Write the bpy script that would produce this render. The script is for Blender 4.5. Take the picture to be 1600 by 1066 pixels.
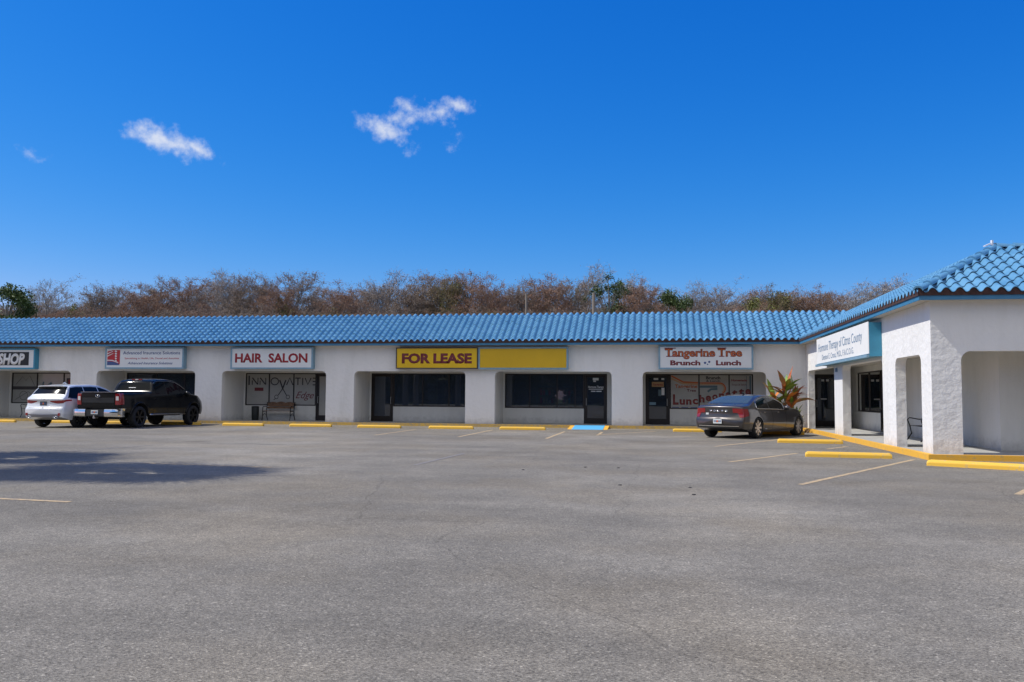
import bpy, bmesh, math, random
import numpy as np
from mathutils import Vector, Matrix

for o in list(bpy.data.objects): bpy.data.objects.remove(o, do_unlink=True)
scene = bpy.context.scene
COL = scene.collection
R = math.radians
PI = math.pi
random.seed(7)

# ---------------------------------------------------------------- camera
CAMZ = 1.35
TH, PITCH, ROLL, FPX = R(9.5123), R(3.61443), R(0.37189), 1352.14
fwd = Vector((-math.sin(TH)*math.cos(PITCH), math.cos(TH)*math.cos(PITCH), math.sin(PITCH)))
r0 = Vector((math.cos(TH), math.sin(TH), 0)); u0 = r0.cross(fwd)
rt = r0*math.cos(ROLL)+u0*math.sin(ROLL); up = rt.cross(fwd)
cd = bpy.data.cameras.new('camera'); cam = bpy.data.objects.new('camera', cd); COL.objects.link(cam)
m3 = Matrix((rt, up, -fwd)).transposed()
cam.matrix_world = Matrix.Translation((0, 0, CAMZ)) @ m3.to_4x4()
cd.sensor_width = 36; cd.lens = 36*FPX/1600; cd.clip_start = 0.1; cd.clip_end = 3000
scene.camera = cam

# ---------------------------------------------------------------- sun and sky
SUN_D = Vector((1.0, 0.15, -1.25)).normalized()
sd = bpy.data.lights.new('sun', 'SUN'); sd.energy = 4.2; sd.angle = R(0.53); sd.color = (1.0, 0.955, 0.88)
sun = bpy.data.objects.new('sun', sd); COL.objects.link(sun)
sun.rotation_euler = SUN_D.to_track_quat('-Z', 'Y').to_euler(); sun.location = (-20, -5, 30)
S = -SUN_D
SUN_EL = math.asin(S.z); SUN_AZ = math.atan2(S.x, S.y)

world = bpy.data.worlds.new('World'); scene.world = world; world.use_nodes = True
wt = world.node_tree; wn = wt.nodes; wl = wt.links
for n in list(wn): wn.remove(n)
def wnode(t, **k):
    n = wn.new(t)
    for a, b in k.items(): setattr(n, a, b)
    return n
def wmath(op, a, b=None, clamp=False):
    n = wn.new('ShaderNodeMath'); n.operation = op; n.use_clamp = clamp
    for i, v in enumerate((a, b)):
        if v is None: continue
        if isinstance(v, (int, float)): n.inputs[i].default_value = v
        else: wl.new(v, n.inputs[i])
    return n.outputs[0]
sky = wnode('ShaderNodeTexSky', sky_type='NISHITA', sun_disc=False, sun_elevation=SUN_EL, sun_rotation=SUN_AZ,
            altitude=0, air_density=1.0, dust_density=0.35, ozone_density=2.2)
hsv = wnode('ShaderNodeHueSaturation'); hsv.inputs['Saturation'].default_value = 1.35; hsv.inputs['Value'].default_value = 1.0
hsv.inputs['Hue'].default_value = 0.508
wl.new(sky.outputs[0], hsv.inputs['Color'])
tc = wnode('ShaderNodeTexCoord')
SS = 0.12
sep = wnode('ShaderNodeSeparateColor'); wl.new(hsv.outputs[0], sep.inputs[0]); cmb = wnode('ShaderNodeCombineColor')
for i_, (a_, p_) in enumerate(((1.15, 1.687), (.70, .85), (1.0, .56))):
    v_ = wmath('MULTIPLY', wmath('POWER', wmath('MULTIPLY', sep.outputs[i_], SS), p_), a_/SS); wl.new(v_, cmb.inputs[i_])
def wdot(v):
    n = wn.new('ShaderNodeVectorMath'); n.operation = 'DOT_PRODUCT'
    wl.new(tc.outputs['Generated'], n.inputs[0]); n.inputs[1].default_value = v
    return n.outputs['Value']
nz = wnode('ShaderNodeTexNoise'); nz.inputs['Scale'].default_value = 26; nz.inputs['Detail'].default_value = 9; nz.inputs['Roughness'].default_value = 0.62
wl.new(tc.outputs['Generated'], nz.inputs['Vector'])
nz2 = wnode('ShaderNodeTexNoise'); nz2.inputs['Scale'].default_value = 75; nz2.inputs['Detail'].default_value = 6; nz2.inputs['Roughness'].default_value = 0.6
wl.new(tc.outputs['Generated'], nz2.inputs['Vector'])
# each cloud puff: direction in the sky, half sizes (radians), tilt, density
PUFFS = [((-0.5070, 0.8205, 0.2645), 0.052, 0.0165, -14, 1.3), ((-0.4810, 0.8372, 0.2595), 0.026, 0.0090, -24, 1.0), ((-0.5230, 0.8093, 0.2665), 0.030, 0.0085, -6, .9),
         ((-0.6120, 0.7549, 0.2355), 0.013, 0.0055, -20, .42),
         ((-0.3000, 0.9070, 0.2960), 0.036, 0.0170, -16, 1.25), ((-0.2720, 0.9120, 0.3060), 0.030, 0.0150, 20, .85),
         ((-0.2690, 0.9090, 0.3180), 0.020, 0.0130, -10, .85), ((-0.2400, 0.9190, 0.3145), 0.034, 0.0110, 6, .90), ((-0.2130, 0.9220, 0.3215), 0.024, 0.0110, 4, .95),
         ((-0.2790, 0.9180, 0.2835), 0.024, 0.0110, -30, .42), ((-0.2330, 0.9270, 0.2960), 0.020, 0.0110, -50, .38), ((-0.2560, 0.9150, 0.3120), 0.036, 0.0150, 5, 1.0), ((-0.2850, 0.9090, 0.3060), 0.030, 0.0160, 10, .9)]
cl = None
for d, a, b, tilt, dens in PUFFS:
    dv = Vector(d).normalized(); ex = dv.cross(Vector((0, 0, 1))).normalized(); ey = ex.cross(dv)
    t = R(tilt); e1 = ex*math.cos(t)+ey*math.sin(t); e2 = ey*math.cos(t)-ex*math.sin(t)
    A = wmath('MULTIPLY', wdot(tuple(e1)), 1/a); B = wmath('MULTIPLY', wdot(tuple(e2)), 1/b)
    q = wmath('ADD', wmath('MULTIPLY', A, A), wmath('MULTIPLY', B, B))
    fac = wmath('GREATER_THAN', wdot(tuple(dv)), 0.0)
    v = wmath('MULTIPLY', wmath('SUBTRACT', 1.0, wmath('POWER', q, 0.5)), dens)
    v = wmath('SUBTRACT', wmath('MULTIPLY', wmath('ADD', v, 3.0), fac), 3.0)
    cl = v if cl is None else wmath('MAXIMUM', cl, v)
n1 = wmath('MULTIPLY', wmath('SUBTRACT', nz.outputs[0], 0.5), 2.1)
n2 = wmath('MULTIPLY', wmath('SUBTRACT', nz2.outputs[0], 0.5), 1.7)
s_ = wmath('ADD', cl, wmath('ADD', n1, n2))
mr = wnode('ShaderNodeMapRange', interpolation_type='SMOOTHSTEP'); mr.inputs['From Min'].default_value = 0.0; mr.inputs['From Max'].default_value = 1.35
mr.inputs['To Max'].default_value = 0.86
wl.new(s_, mr.inputs['Value'])
gate = wmath('GREATER_THAN', cl, -0.9)
# added bright broken cloud behind the camera, unseen, to lift the shaded walls
fill_clouds = wnode('ShaderNodeMixRGB'); fill_clouds.inputs[2].default_value = (9.3, 8.8, 8.0, 1)
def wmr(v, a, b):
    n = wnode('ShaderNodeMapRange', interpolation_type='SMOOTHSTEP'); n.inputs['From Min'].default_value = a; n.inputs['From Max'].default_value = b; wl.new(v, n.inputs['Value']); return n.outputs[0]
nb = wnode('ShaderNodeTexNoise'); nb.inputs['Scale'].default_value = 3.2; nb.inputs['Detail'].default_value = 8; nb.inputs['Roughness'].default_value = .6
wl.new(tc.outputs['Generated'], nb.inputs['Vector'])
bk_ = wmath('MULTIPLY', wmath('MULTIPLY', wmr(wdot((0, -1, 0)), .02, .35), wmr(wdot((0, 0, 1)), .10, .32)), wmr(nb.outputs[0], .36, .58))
wl.new(bk_, fill_clouds.inputs[0]); wl.new(cmb.outputs[0], fill_clouds.inputs[1])
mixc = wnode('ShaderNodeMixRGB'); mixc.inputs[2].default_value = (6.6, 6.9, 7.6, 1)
wl.new(wmath('MULTIPLY', mr.outputs[0], gate), mixc.inputs[0]); wl.new(fill_clouds.outputs[0], mixc.inputs[1])
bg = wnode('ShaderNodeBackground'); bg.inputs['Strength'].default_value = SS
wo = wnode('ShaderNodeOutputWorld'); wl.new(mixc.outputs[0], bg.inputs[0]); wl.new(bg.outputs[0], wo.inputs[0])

vs = scene.view_settings; vs.view_transform = 'Standard'; vs.look = 'None'; vs.gamma = 1; vs.exposure = 0.0
scene.render.engine = 'CYCLES'
scene.cycles.max_bounces = 8; scene.cycles.transparent_max_bounces = 16
scene.render.resolution_x = 1024; scene.render.resolution_y = 682

# ---------------------------------------------------------------- materials
def M(name, col, rough=.6, metal=0., var=0., vscale=4., bump=0., bscale=60., coat=0., col2=None, spec=.5, detail=6, objrand=0., emit=None):
    m = bpy.data.materials.new(name); m.use_nodes = True; nt = m.node_tree; N = nt.nodes; L = nt.links
    b = N['Principled BSDF']; b.inputs['Base Color'].default_value = (*col, 1); b.inputs['Roughness'].default_value = rough
    b.inputs['Metallic'].default_value = metal; b.inputs['Specular IOR Level'].default_value = spec
    if coat: b.inputs['Coat Weight'].default_value = coat; b.inputs['Coat Roughness'].default_value = .04
    t = N.new('ShaderNodeTexCoord'); src = None
    if var or col2:
        n = N.new('ShaderNodeTexNoise'); n.inputs['Scale'].default_value = vscale; n.inputs['Detail'].default_value = detail
        n.inputs['Roughness'].default_value = .62; L.new(t.outputs['Object'], n.inputs['Vector'])
        mx = N.new('ShaderNodeMixRGB'); mr = N.new('ShaderNodeMapRange'); mr.inputs['From Min'].default_value = .32; mr.inputs['From Max'].default_value = .68
        L.new(n.outputs[0], mr.inputs['Value']); L.new(mr.outputs[0], mx.inputs[0])
        a = tuple(c*(1-var) for c in col); c2 = col2 if col2 else tuple(min(1, c*(1+var)) for c in col)
        mx.inputs[1].default_value = (*a, 1); mx.inputs[2].default_value = (*c2, 1); src = mx.outputs[0]
        L.new(src, b.inputs['Base Color'])
    if bump:
        n = N.new('ShaderNodeTexNoise'); n.inputs['Scale'].default_value = bscale; n.inputs['Detail'].default_value = 5
        L.new(t.outputs['Object'], n.inputs['Vector'])
        bp = N.new('ShaderNodeBump'); bp.inputs['Strength'].default_value = bump; bp.inputs['Distance'].default_value = .02
        L.new(n.outputs[0], bp.inputs['Height']); L.new(bp.outputs[0], b.inputs['Normal'])
    return m

def asphalt():
    m = bpy.data.materials.new('asphalt'); m.use_nodes = True; nt = m.node_tree; N = nt.nodes; L = nt.links
    b = N['Principled BSDF']; b.inputs['Roughness'].default_value = .88; b.inputs['Specular IOR Level'].default_value = .3
    t = N.new('ShaderNodeTexCoord'); co = t.outputs['Object']
    def noise(s, d=5, r=.6, vec=co):
        n = N.new('ShaderNodeTexNoise'); n.inputs['Scale'].default_value = s; n.inputs['Detail'].default_value = d; n.inputs['Roughness'].default_value = r
        L.new(vec, n.inputs['Vector']); return n.outputs[0]
    def rng(v, a, b_, c, d):
        n = N.new('ShaderNodeMapRange'); n.inputs['From Min'].default_value = a; n.inputs['From Max'].default_value = b_
        n.inputs['To Min'].default_value = c; n.inputs['To Max'].default_value = d; L.new(v, n.inputs['Value']); return n.outputs[0]
    def mul(a, b_):
        n = N.new('ShaderNodeMath'); n.operation = 'MULTIPLY'
        for i, v in enumerate((a, b_)):
            if isinstance(v, (int, float)): n.inputs[i].default_value = v
            else: L.new(v, n.inputs[i])
        return n.outputs[0]
    # stones: per-cell random brightness, two sizes
    def stones(sc):
        v = N.new('ShaderNodeTexVoronoi'); v.inputs['Scale'].default_value = sc; L.new(co, v.inputs['Vector'])
        s = N.new('ShaderNodeSeparateColor'); L.new(v.outputs['Color'], s.inputs[0]); return s.outputs[0], v.outputs['Distance']
    s1, d1 = stones(125); s2, d2 = stones(80)
    g = rng(s1, 0, 1, .56, 1.42)
    rare = rng(s2, .90, 1, 1, 1.75)
    dark = rng(s2, 0, .12, .58, 1)
    big = rng(noise(.16, 4, .55), .3, .7, .82, 1.18)
    mid = rng(noise(.9, 7, .7), .3, .7, .84, 1.15)
    sm = rng(noise(9, 4, .6), .3, .7, .90, 1.10)
    mp = N.new('ShaderNodeMapping'); mp.inputs['Scale'].default_value = (.10, 1.1, 1); L.new(co, mp.inputs['Vector'])
    strk = rng(noise(.8, 5, .6, mp.outputs[0]), .35, .7, .93, 1.10)   # tyre-polished lanes along the row
    f = mul(mul(mul(g, rare), mul(dark, big)), mul(mul(mid, sm), strk))
    cm = N.new('ShaderNodeMixRGB'); cm.inputs[1].default_value = (.210, .192, .158, 1); cm.inputs[2].default_value = (.216, .190, .146, 1)
    L.new(rng(noise(.3, 3), .45, .62, 0, 1), cm.inputs[0])
    mx = N.new('ShaderNodeVectorMath'); mx.operation = 'SCALE'; L.new(cm.outputs[0], mx.inputs[0]); L.new(f, mx.inputs['Scale'])
    # fine cracks
    w = N.new('ShaderNodeTexVoronoi'); w.feature = 'DISTANCE_TO_EDGE'; w.inputs['Scale'].default_value = .17
    dn = N.new('ShaderNodeTexNoise'); dn.inputs['Scale'].default_value = 1.6; dn.inputs['Detail'].default_value = 8; L.new(co, dn.inputs['Vector'])
    ad = N.new('ShaderNodeMixRGB'); ad.blend_type = 'ADD'; ad.inputs[0].default_value = .35; L.new(co, ad.inputs[1]); L.new(dn.outputs['Color'], ad.inputs[2])
    L.new(ad.outputs[0], w.inputs['Vector'])
    ck = rng(w.outputs['Distance'], .0, .0022, .72, 1)
    m2 = N.new('ShaderNodeVectorMath'); m2.operation = 'SCALE'; L.new(mx.outputs[0], m2.inputs[0]); L.new(ck, m2.inputs['Scale'])
    # dusty pale patches and oily dark ones
    dp = rng(noise(.13, 6, .62), .50, .66, .97, 1.30); od = N.new('ShaderNodeTexVoronoi'); od.inputs['Scale'].default_value = .34; od.inputs['Randomness'].default_value = 1; L.new(ad.outputs[0], od.inputs['Vector'])
    oil = rng(od.outputs['Distance'], .05, .16, .80, 1)
    m3_ = N.new('ShaderNodeVectorMath'); m3_.operation = 'SCALE'; L.new(m2.outputs[0], m3_.inputs[0]); L.new(mul(dp, oil), m3_.inputs['Scale'])
    L.new(m3_.outputs[0], b.inputs['Base Color'])
    bp = N.new('ShaderNodeBump'); bp.inputs['Strength'].default_value = .55; bp.inputs['Distance'].default_value = .006
    L.new(d1, bp.inputs['Height']); L.new(bp.outputs[0], b.inputs['Normal'])
    return m

def worn_paint(name, col, lo=.42, hi=.62, base=(.17, .165, .16), scale=6.):
    m = bpy.data.materials.new(name); m.use_nodes = True; nt = m.node_tree; N = nt.nodes; L = nt.links
    b = N['Principled BSDF']; b.inputs['Roughness'].default_value = .75
    t = N.new('ShaderNodeTexCoord')
    n = N.new('ShaderNodeTexNoise'); n.inputs['Scale'].default_value = scale; n.inputs['Detail'].default_value = 12; n.inputs['Roughness'].default_value = .78
    L.new(t.outputs['Object'], n.inputs['Vector'])
    r = N.new('ShaderNodeMapRange'); r.inputs['From Min'].default_value = lo; r.inputs['From Max'].default_value = hi; L.new(n.outputs[0], r.inputs['Value'])
    mx = N.new('ShaderNodeMixRGB'); mx.inputs[1].default_value = (*base, 1); mx.inputs[2].default_value = (*col, 1)
    L.new(r.outputs[0], mx.inputs[0]); L.new(mx.outputs[0], b.inputs['Base Color']); return m

def glass_mat(name, tint=(.5, .55, .55), refl=1.0, rough=.0):
    # thin sheet of window glass: tinted see-through plus a sharp reflection
    m = bpy.data.materials.new(name); m.use_nodes = True; nt = m.node_tree; N = nt.nodes; L = nt.links
    for n in list(N):
        if n.type != 'OUTPUT_MATERIAL': N.remove(n)
    out = [n for n in N if n.type == 'OUTPUT_MATERIAL'][0]
    tr = N.new('ShaderNodeBsdfTransparent'); tr.inputs[0].default_value = (*tint, 1)
    gl = N.new('ShaderNodeBsdfGlossy'); gl.inputs['Roughness'].default_value = rough; gl.inputs[0].default_value = (1, 1, 1, 1)
    fr = N.new('ShaderNodeFresnel'); fr.inputs[0].default_value = 1.5
    mu = N.new('ShaderNodeMath'); mu.operation = 'MULTIPLY'; mu.inputs[1].default_value = 1.8*refl; mu.use_clamp = True; L.new(fr.outputs[0], mu.inputs[0])
    tcx = N.new('ShaderNodeTexCoord'); nn = N.new('ShaderNodeTexNoise'); nn.inputs['Scale'].default_value = 1.3; nn.inputs['Detail'].default_value = 1
    L.new(tcx.outputs['Object'], nn.inputs['Vector'])
    bp = N.new('ShaderNodeBump'); bp.inputs['Strength'].default_value = .05; bp.inputs['Distance'].default_value = .01; L.new(nn.outputs[0], bp.inputs['Height'])
    L.new(bp.outputs[0], gl.inputs['Normal'])
    df = N.new('ShaderNodeBsdfDiffuse'); df.inputs[0].default_value = (.13, .18, .27, 1)   # dust and tint film on the glass
    m0 = N.new('ShaderNodeMixShader'); m0.inputs[0].default_value = .24; L.new(tr.outputs[0], m0.inputs[1]); L.new(df.outputs[0], m0.inputs[2])
    mx = N.new('ShaderNodeMixShader'); L.new(mu.outputs[0], mx.inputs[0]); L.new(m0.outputs[0], mx.inputs[1]); L.new(gl.outputs[0], mx.inputs[2])
    L.new(mx.outputs[0], out.inputs[0]); return m

def stucco(name, col, bump=.5, dirt=True):
    m = bpy.data.materials.new(name); m.use_nodes = True; nt = m.node_tree; N = nt.nodes; L = nt.links
    b = N['Principled BSDF']; b.inputs['Roughness'].default_value = .9; b.inputs['Specular IOR Level'].default_value = .2
    t = N.new('ShaderNodeTexCoord'); co = t.outputs['Object']
    def noise(s, d, r, vec=co):
        n = N.new('ShaderNodeTexNoise'); n.inputs['Scale'].default_value = s; n.inputs['Detail'].default_value = d; n.inputs['Roughness'].default_value = r
        L.new(vec, n.inputs['Vector']); return n.outputs[0]
    mp = N.new('ShaderNodeMapping'); mp.inputs['Scale'].default_value = (1.3, 1.3, .22); L.new(co, mp.inputs['Vector'])
    st = noise(1.2, 6, .65, mp.outputs[0])
    mx = N.new('ShaderNodeMixRGB'); mx.inputs[1].default_value = (col[0]*.91, col[1]*.91, col[2]*.90, 1); mx.inputs[2].default_value = (*col, 1)
    r = N.new('ShaderNodeMapRange'); r.inputs['From Min'].default_value = .30; r.inputs['From Max'].default_value = .55; L.new(st, r.inputs['Value'])
    L.new(r.outputs[0], mx.inputs[0]); last = mx.outputs[0]
    # dirt splashed up from the ground, ragged top edge
    sp = N.new('ShaderNodeSeparateXYZ'); L.new(co, sp.inputs[0])
    ad = N.new('ShaderNodeMath'); ad.operation = 'ADD'; L.new(sp.outputs[2], ad.inputs[0])
    ml = N.new('ShaderNodeMath'); ml.operation = 'MULTIPLY'; ml.inputs[1].default_value = -.7; L.new(noise(5, 6, .7), ml.inputs[0]); L.new(ml.outputs[0], ad.inputs[1])
    r2 = N.new('ShaderNodeMapRange'); r2.inputs['From Min'].default_value = -.25; r2.inputs['From Max'].default_value = .06; r2.inputs['To Min'].default_value = .72; r2.inputs['To Max'].default_value = 1
    L.new(ad.outputs[0], r2.inputs['Value'])
    sc = N.new('ShaderNodeVectorMath'); sc.operation = 'SCALE'; L.new(last, sc.inputs[0]); L.new(r2.outputs[0], sc.inputs['Scale'])
    L.new(sc.outputs[0], b.inputs['Base Color'])
    bp = N.new('ShaderNodeBump'); bp.inputs['Strength'].default_value = bump; bp.inputs['Distance'].default_value = .05
    L.new(noise(5.5, 4, .55), bp.inputs['Height']); L.new(bp.outputs[0], b.inputs['Normal'])
    return m

def tile_mat():
    m = bpy.data.materials.new('blue_painted_tile'); m.use_nodes = True; nt = m.node_tree; N = nt.nodes; L = nt.links
    b = N['Principled BSDF']; b.inputs['Roughness'].default_value = .42
    t = N.new('ShaderNodeTexCoord'); co = t.outputs['Object']
    sp = N.new('ShaderNodeSeparateXYZ'); L.new(co, sp.inputs[0])
    # a slightly different tone tile by tile
    cb = N.new('ShaderNodeCombineXYZ')
    for i, s in ((0, 1/.28), (1, 1/.28), (2, 1/.165)):
        q = N.new('ShaderNodeMath'); q.operation = 'MULTIPLY'; q.inputs[1].default_value = s; L.new(sp.outputs[i], q.inputs[0])
        f = N.new('ShaderNodeMath'); f.operation = 'FLOOR'; L.new(q.outputs[0], f.inputs[0]); L.new(f.outputs[0], cb.inputs[i])
    wh = N.new('ShaderNodeTexWhiteNoise'); L.new(cb.outputs[0], wh.inputs['Vector'])
    n = N.new('ShaderNodeTexNoise'); n.inputs['Scale'].default_value = 1.1; n.inputs['Detail'].default_value = 7; n.inputs['Roughness'].default_value = .7; L.new(co, n.inputs['Vector'])
    a = N.new('ShaderNodeMath'); a.operation = 'MULTIPLY_ADD'; a.inputs[1].default_value = .16; L.new(wh.outputs['Value'], a.inputs[0]); L.new(n.outputs[0], a.inputs[2])
    r = N.new('ShaderNodeMapRange'); r.inputs['From Min'].default_value = .33; r.inputs['From Max'].default_value = .78; L.new(a.outputs[0], r.inputs['Value'])
    mx = N.new('ShaderNodeMixRGB'); mx.inputs[1].default_value = (.070, .225, .40, 1); mx.inputs[2].default_value = (.145, .345, .53, 1)
    L.new(r.outputs[0], mx.inputs[0]); L.new(mx.outputs[0], b.inputs['Base Color']); return m

MAT = {}
MAT['asphalt'] = asphalt()
MAT['stucco'] = stucco('white_stucco', (.80, .79, .77))
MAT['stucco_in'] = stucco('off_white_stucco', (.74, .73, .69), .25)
MAT['tile'] = tile_mat()
MAT['fascia'] = M('blue_fascia_paint', (.045, .20, .36), .5, var=.12, vscale=3)
MAT['sign_blue'] = M('sign_blue_paint', (.045, .27, .42), .45, var=.1, vscale=3)
MAT['mortar'] = M('brown_eave_mortar', (.055, .026, .022), .9, var=.4, vscale=14)
MAT['soffit'] = M('soffit_board', (.55, .52, .46), .8)
MAT['concrete'] = M('walk_concrete', (.42, .415, .39), .85, var=.14, vscale=2.5, bump=.2, bscale=80)
MAT['yellow'] = worn_paint('yellow_kerb_paint', (.80, .43, .045), .33, .47, (.42, .33, .17), 9.)
MAT['yellow_old'] = worn_paint('worn_kerb_paint', (.60, .38, .07), .36, .56, (.30, .26, .20), 7.)
MAT['line'] = worn_paint('faded_line_paint', (.62, .44, .22), .34, .58, (.19, .18, .17), 11.)
MAT['line_faint'] = worn_paint('very_faded_line_paint', (.40, .34, .24), .47, .78, (.19, .18, .17), 11.)
MAT['ramp'] = worn_paint('blue_ramp_paint', (.09, .42, .75), .26, .36, (.35, .36, .36), 9.)
MAT['frame'] = M('bronze_frame', (.028, .022, .020), .35, .3)
MAT['glass'] = glass_mat('window_glass', (.30, .33, .34), 1.)
MAT['film'] = M('grey_window_film', (.34, .34, .32), .35, var=.08, vscale=1.5, coat=.6)
MAT['film_light'] = M('pale_window_film', (.42, .41, .38), .35, var=.08, vscale=1.5, coat=.6)
MAT['dark'] = M('dark_interior', (.045, .045, .05), .8, var=.3, vscale=2)
MAT['carpet'] = M('shop_floor', (.09, .085, .08), .9)
MAT['inwall'] = M('shop_wall', (.16, .155, .15), .8)
MAT['blind'] = M('dark_blue_curtain', (.035, .045, .075), .8, var=.3, vscale=6)
MAT['wood'] = M('brown_wood', (.20, .11, .06), .6, var=.35, vscale=9)
MAT['panel_white'] = M('sign_face_white', (.72, .74, .74), .35, var=.03, vscale=1.5)
MAT['panel_ivory'] = M('sign_face_ivory', (.84, .83, .79), .5, var=.04, vscale=2)
MAT['panel_yellow'] = M('sign_face_yellow', (.74, .47, .006), .4, var=.05, vscale=1.2)
MAT['panel_yellow2'] = M('sign_face_amber', (.66, .41, .006), .4, var=.05, vscale=1.2)
MAT['sign_frame'] = M('sign_frame_paint', (.20, .34, .44), .5, var=.12, vscale=5)
MAT['red'] = M('dark_red_lettering', (.30, .012, .02), .5)
MAT['red2'] = M('sign_red', (.46, .02, .03), .5)
MAT['navy'] = M('navy_lettering', (.05, .09, .24), .5)
MAT['steelblue'] = M('steel_blue_lettering', (.16, .25, .36), .5)
MAT['orange'] = M('orange_lettering', (.55, .13, .03), .5)
MAT['maroon'] = M('maroon_lettering', (.17, .02, .03), .5)
MAT['black'] = M('black_lettering', (.012, .012, .014), .5)
MAT['charcoal'] = M('charcoal_lettering', (.05, .045, .05), .5)
MAT['white'] = M('white_lettering', (.75, .75, .75), .5)
MAT['teal'] = M('teal_stripe', (.10, .16, .19), .5)
MAT['tan'] = M('tan_stripe', (.50, .30, .14), .5)
MAT['iron'] = M('black_iron', (.015, .015, .016), .45, .3)
MAT['steel'] = M('brushed_metal', (.45, .44, .42), .3, 1.)
MAT['binm'] = M('bin_plastic', (.012, .016, .016), .5)

# ---------------------------------------------------------------- helpers
class MB:
    def __init__(s): s.v = []; s.f = []; s.m = []
    def q(s, pts, mi=0):
        n = len(s.v); s.v += [tuple(p) for p in pts]; s.f.append(tuple(range(n, n+len(pts)))); s.m.append(mi)
    def box(s, x0, x1, y0, y1, z0, z1, mi=0, T=None):
        c = [(x, y, z) for z in (z0, z1) for y in (y0, y1) for x in (x0, x1)]
        if T: c = [tuple(T @ Vector(p)) for p in c]
        n = len(s.v); s.v += c
        for f in ((0, 2, 3, 1), (4, 5, 7, 6), (0, 1, 5, 4), (2, 6, 7, 3), (0, 4, 6, 2), (1, 3, 7, 5)):
            s.f.append(tuple(n+i for i in f)); s.m.append(mi)
    def tube(s, pts, rad, n=6, mi=0, closed=False, cap=True):
        pts = [Vector(p) for p in pts]; k = len(pts)
        rs = rad if isinstance(rad, (list, tuple)) else [rad]*k
        base = len(s.v); prev = None
        for i, p in enumerate(pts):
            if closed: d = pts[(i+1) % k]-pts[i-1]
            else: d = pts[min(i+1, k-1)]-pts[max(i-1, 0)]
            d = d.normalized() if d.length > 1e-9 else Vector((0, 0, 1))
            if prev is None:
                a = d.cross(Vector((0, 0, 1)));
                if a.length < .05: a = d.cross(Vector((1, 0, 0)))
                a.normalize()
            else:
                a = (prev-d*prev.dot(d)).normalized()
            prev = a; b = d.cross(a)
            for j in range(n):
                t = 2*PI*j/n; s.v.append(tuple(p+(a*math.cos(t)+b*math.sin(t))*rs[i]))
        rng = k if closed else k-1
        for i in range(rng):
            for j in range(n):
                a0 = base+i*n+j; a1 = base+i*n+(j+1) % n; b0 = base+((i+1) % k)*n+j; b1 = base+((i+1) % k)*n+(j+1) % n
                s.f.append((a0, a1, b1, b0)); s.m.append(mi)
        if cap and not closed:
            s.f.append(tuple(base+j for j in range(n))[::-1]); s.m.append(mi)
            s.f.append(tuple(base+(k-1)*n+j for j in range(n))); s.m.append(mi)
    def grid(s, P, mi=0, flip=False):
        r = len(P); c = len(P[0]); base = len(s.v)
        for row in P: s.v += [tuple(p) for p in row]
        for i in range(r-1):
            for j in range(c-1):
                f = (base+i*c+j, base+i*c+j+1, base+(i+1)*c+j+1, base+(i+1)*c+j)
                s.f.append(f[::-1] if flip else f); s.m.append(mi)
    def poly_prism(s, pts2, fn, d0, d1, mi=0):
        # pts2: outline in (u, z); fn(u, z, d) -> world; extruded from d0 to d1
        n = len(pts2); b = len(s.v)
        s.v += [tuple(fn(u, z, d0)) for u, z in pts2]; s.v += [tuple(fn(u, z, d1)) for u, z in pts2]
        s.f.append(tuple(range(b, b+n))); s.m.append(mi); s.f.append(tuple(range(b+2*n-1, b+n-1, -1))); s.m.append(mi)
        for i in range(n):
            j = (i+1) % n; s.f.append((b+i, b+n+i, b+n+j, b+j)); s.m.append(mi)
    def build(s, name, mats, parent=None, smooth=False, recalc=True, auto=None):
        me = bpy.data.meshes.new(name); me.from_pydata(s.v, [], s.f)
        mats = mats if isinstance(mats, (list, tuple)) else [mats]
        for m in mats: me.materials.append(m)
        if len(mats) > 1: me.polygons.foreach_set('material_index', s.m)
        if recalc:
            bm = bmesh.new(); bm.from_mesh(me); bmesh.ops.recalc_face_normals(bm, faces=bm.faces); bm.to_mesh(me); bm.free()
        if smooth: me.polygons.foreach_set('use_smooth', [True]*len(me.polygons))
        me.update()
        o = bpy.data.objects.new(name, me); COL.objects.link(o)
        if auto is not None:
            me.polygons.foreach_set('use_smooth', [True]*len(me.polygons)); me.set_sharp_from_angle(angle=R(auto))
        if parent: o.parent = parent
        return o

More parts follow.
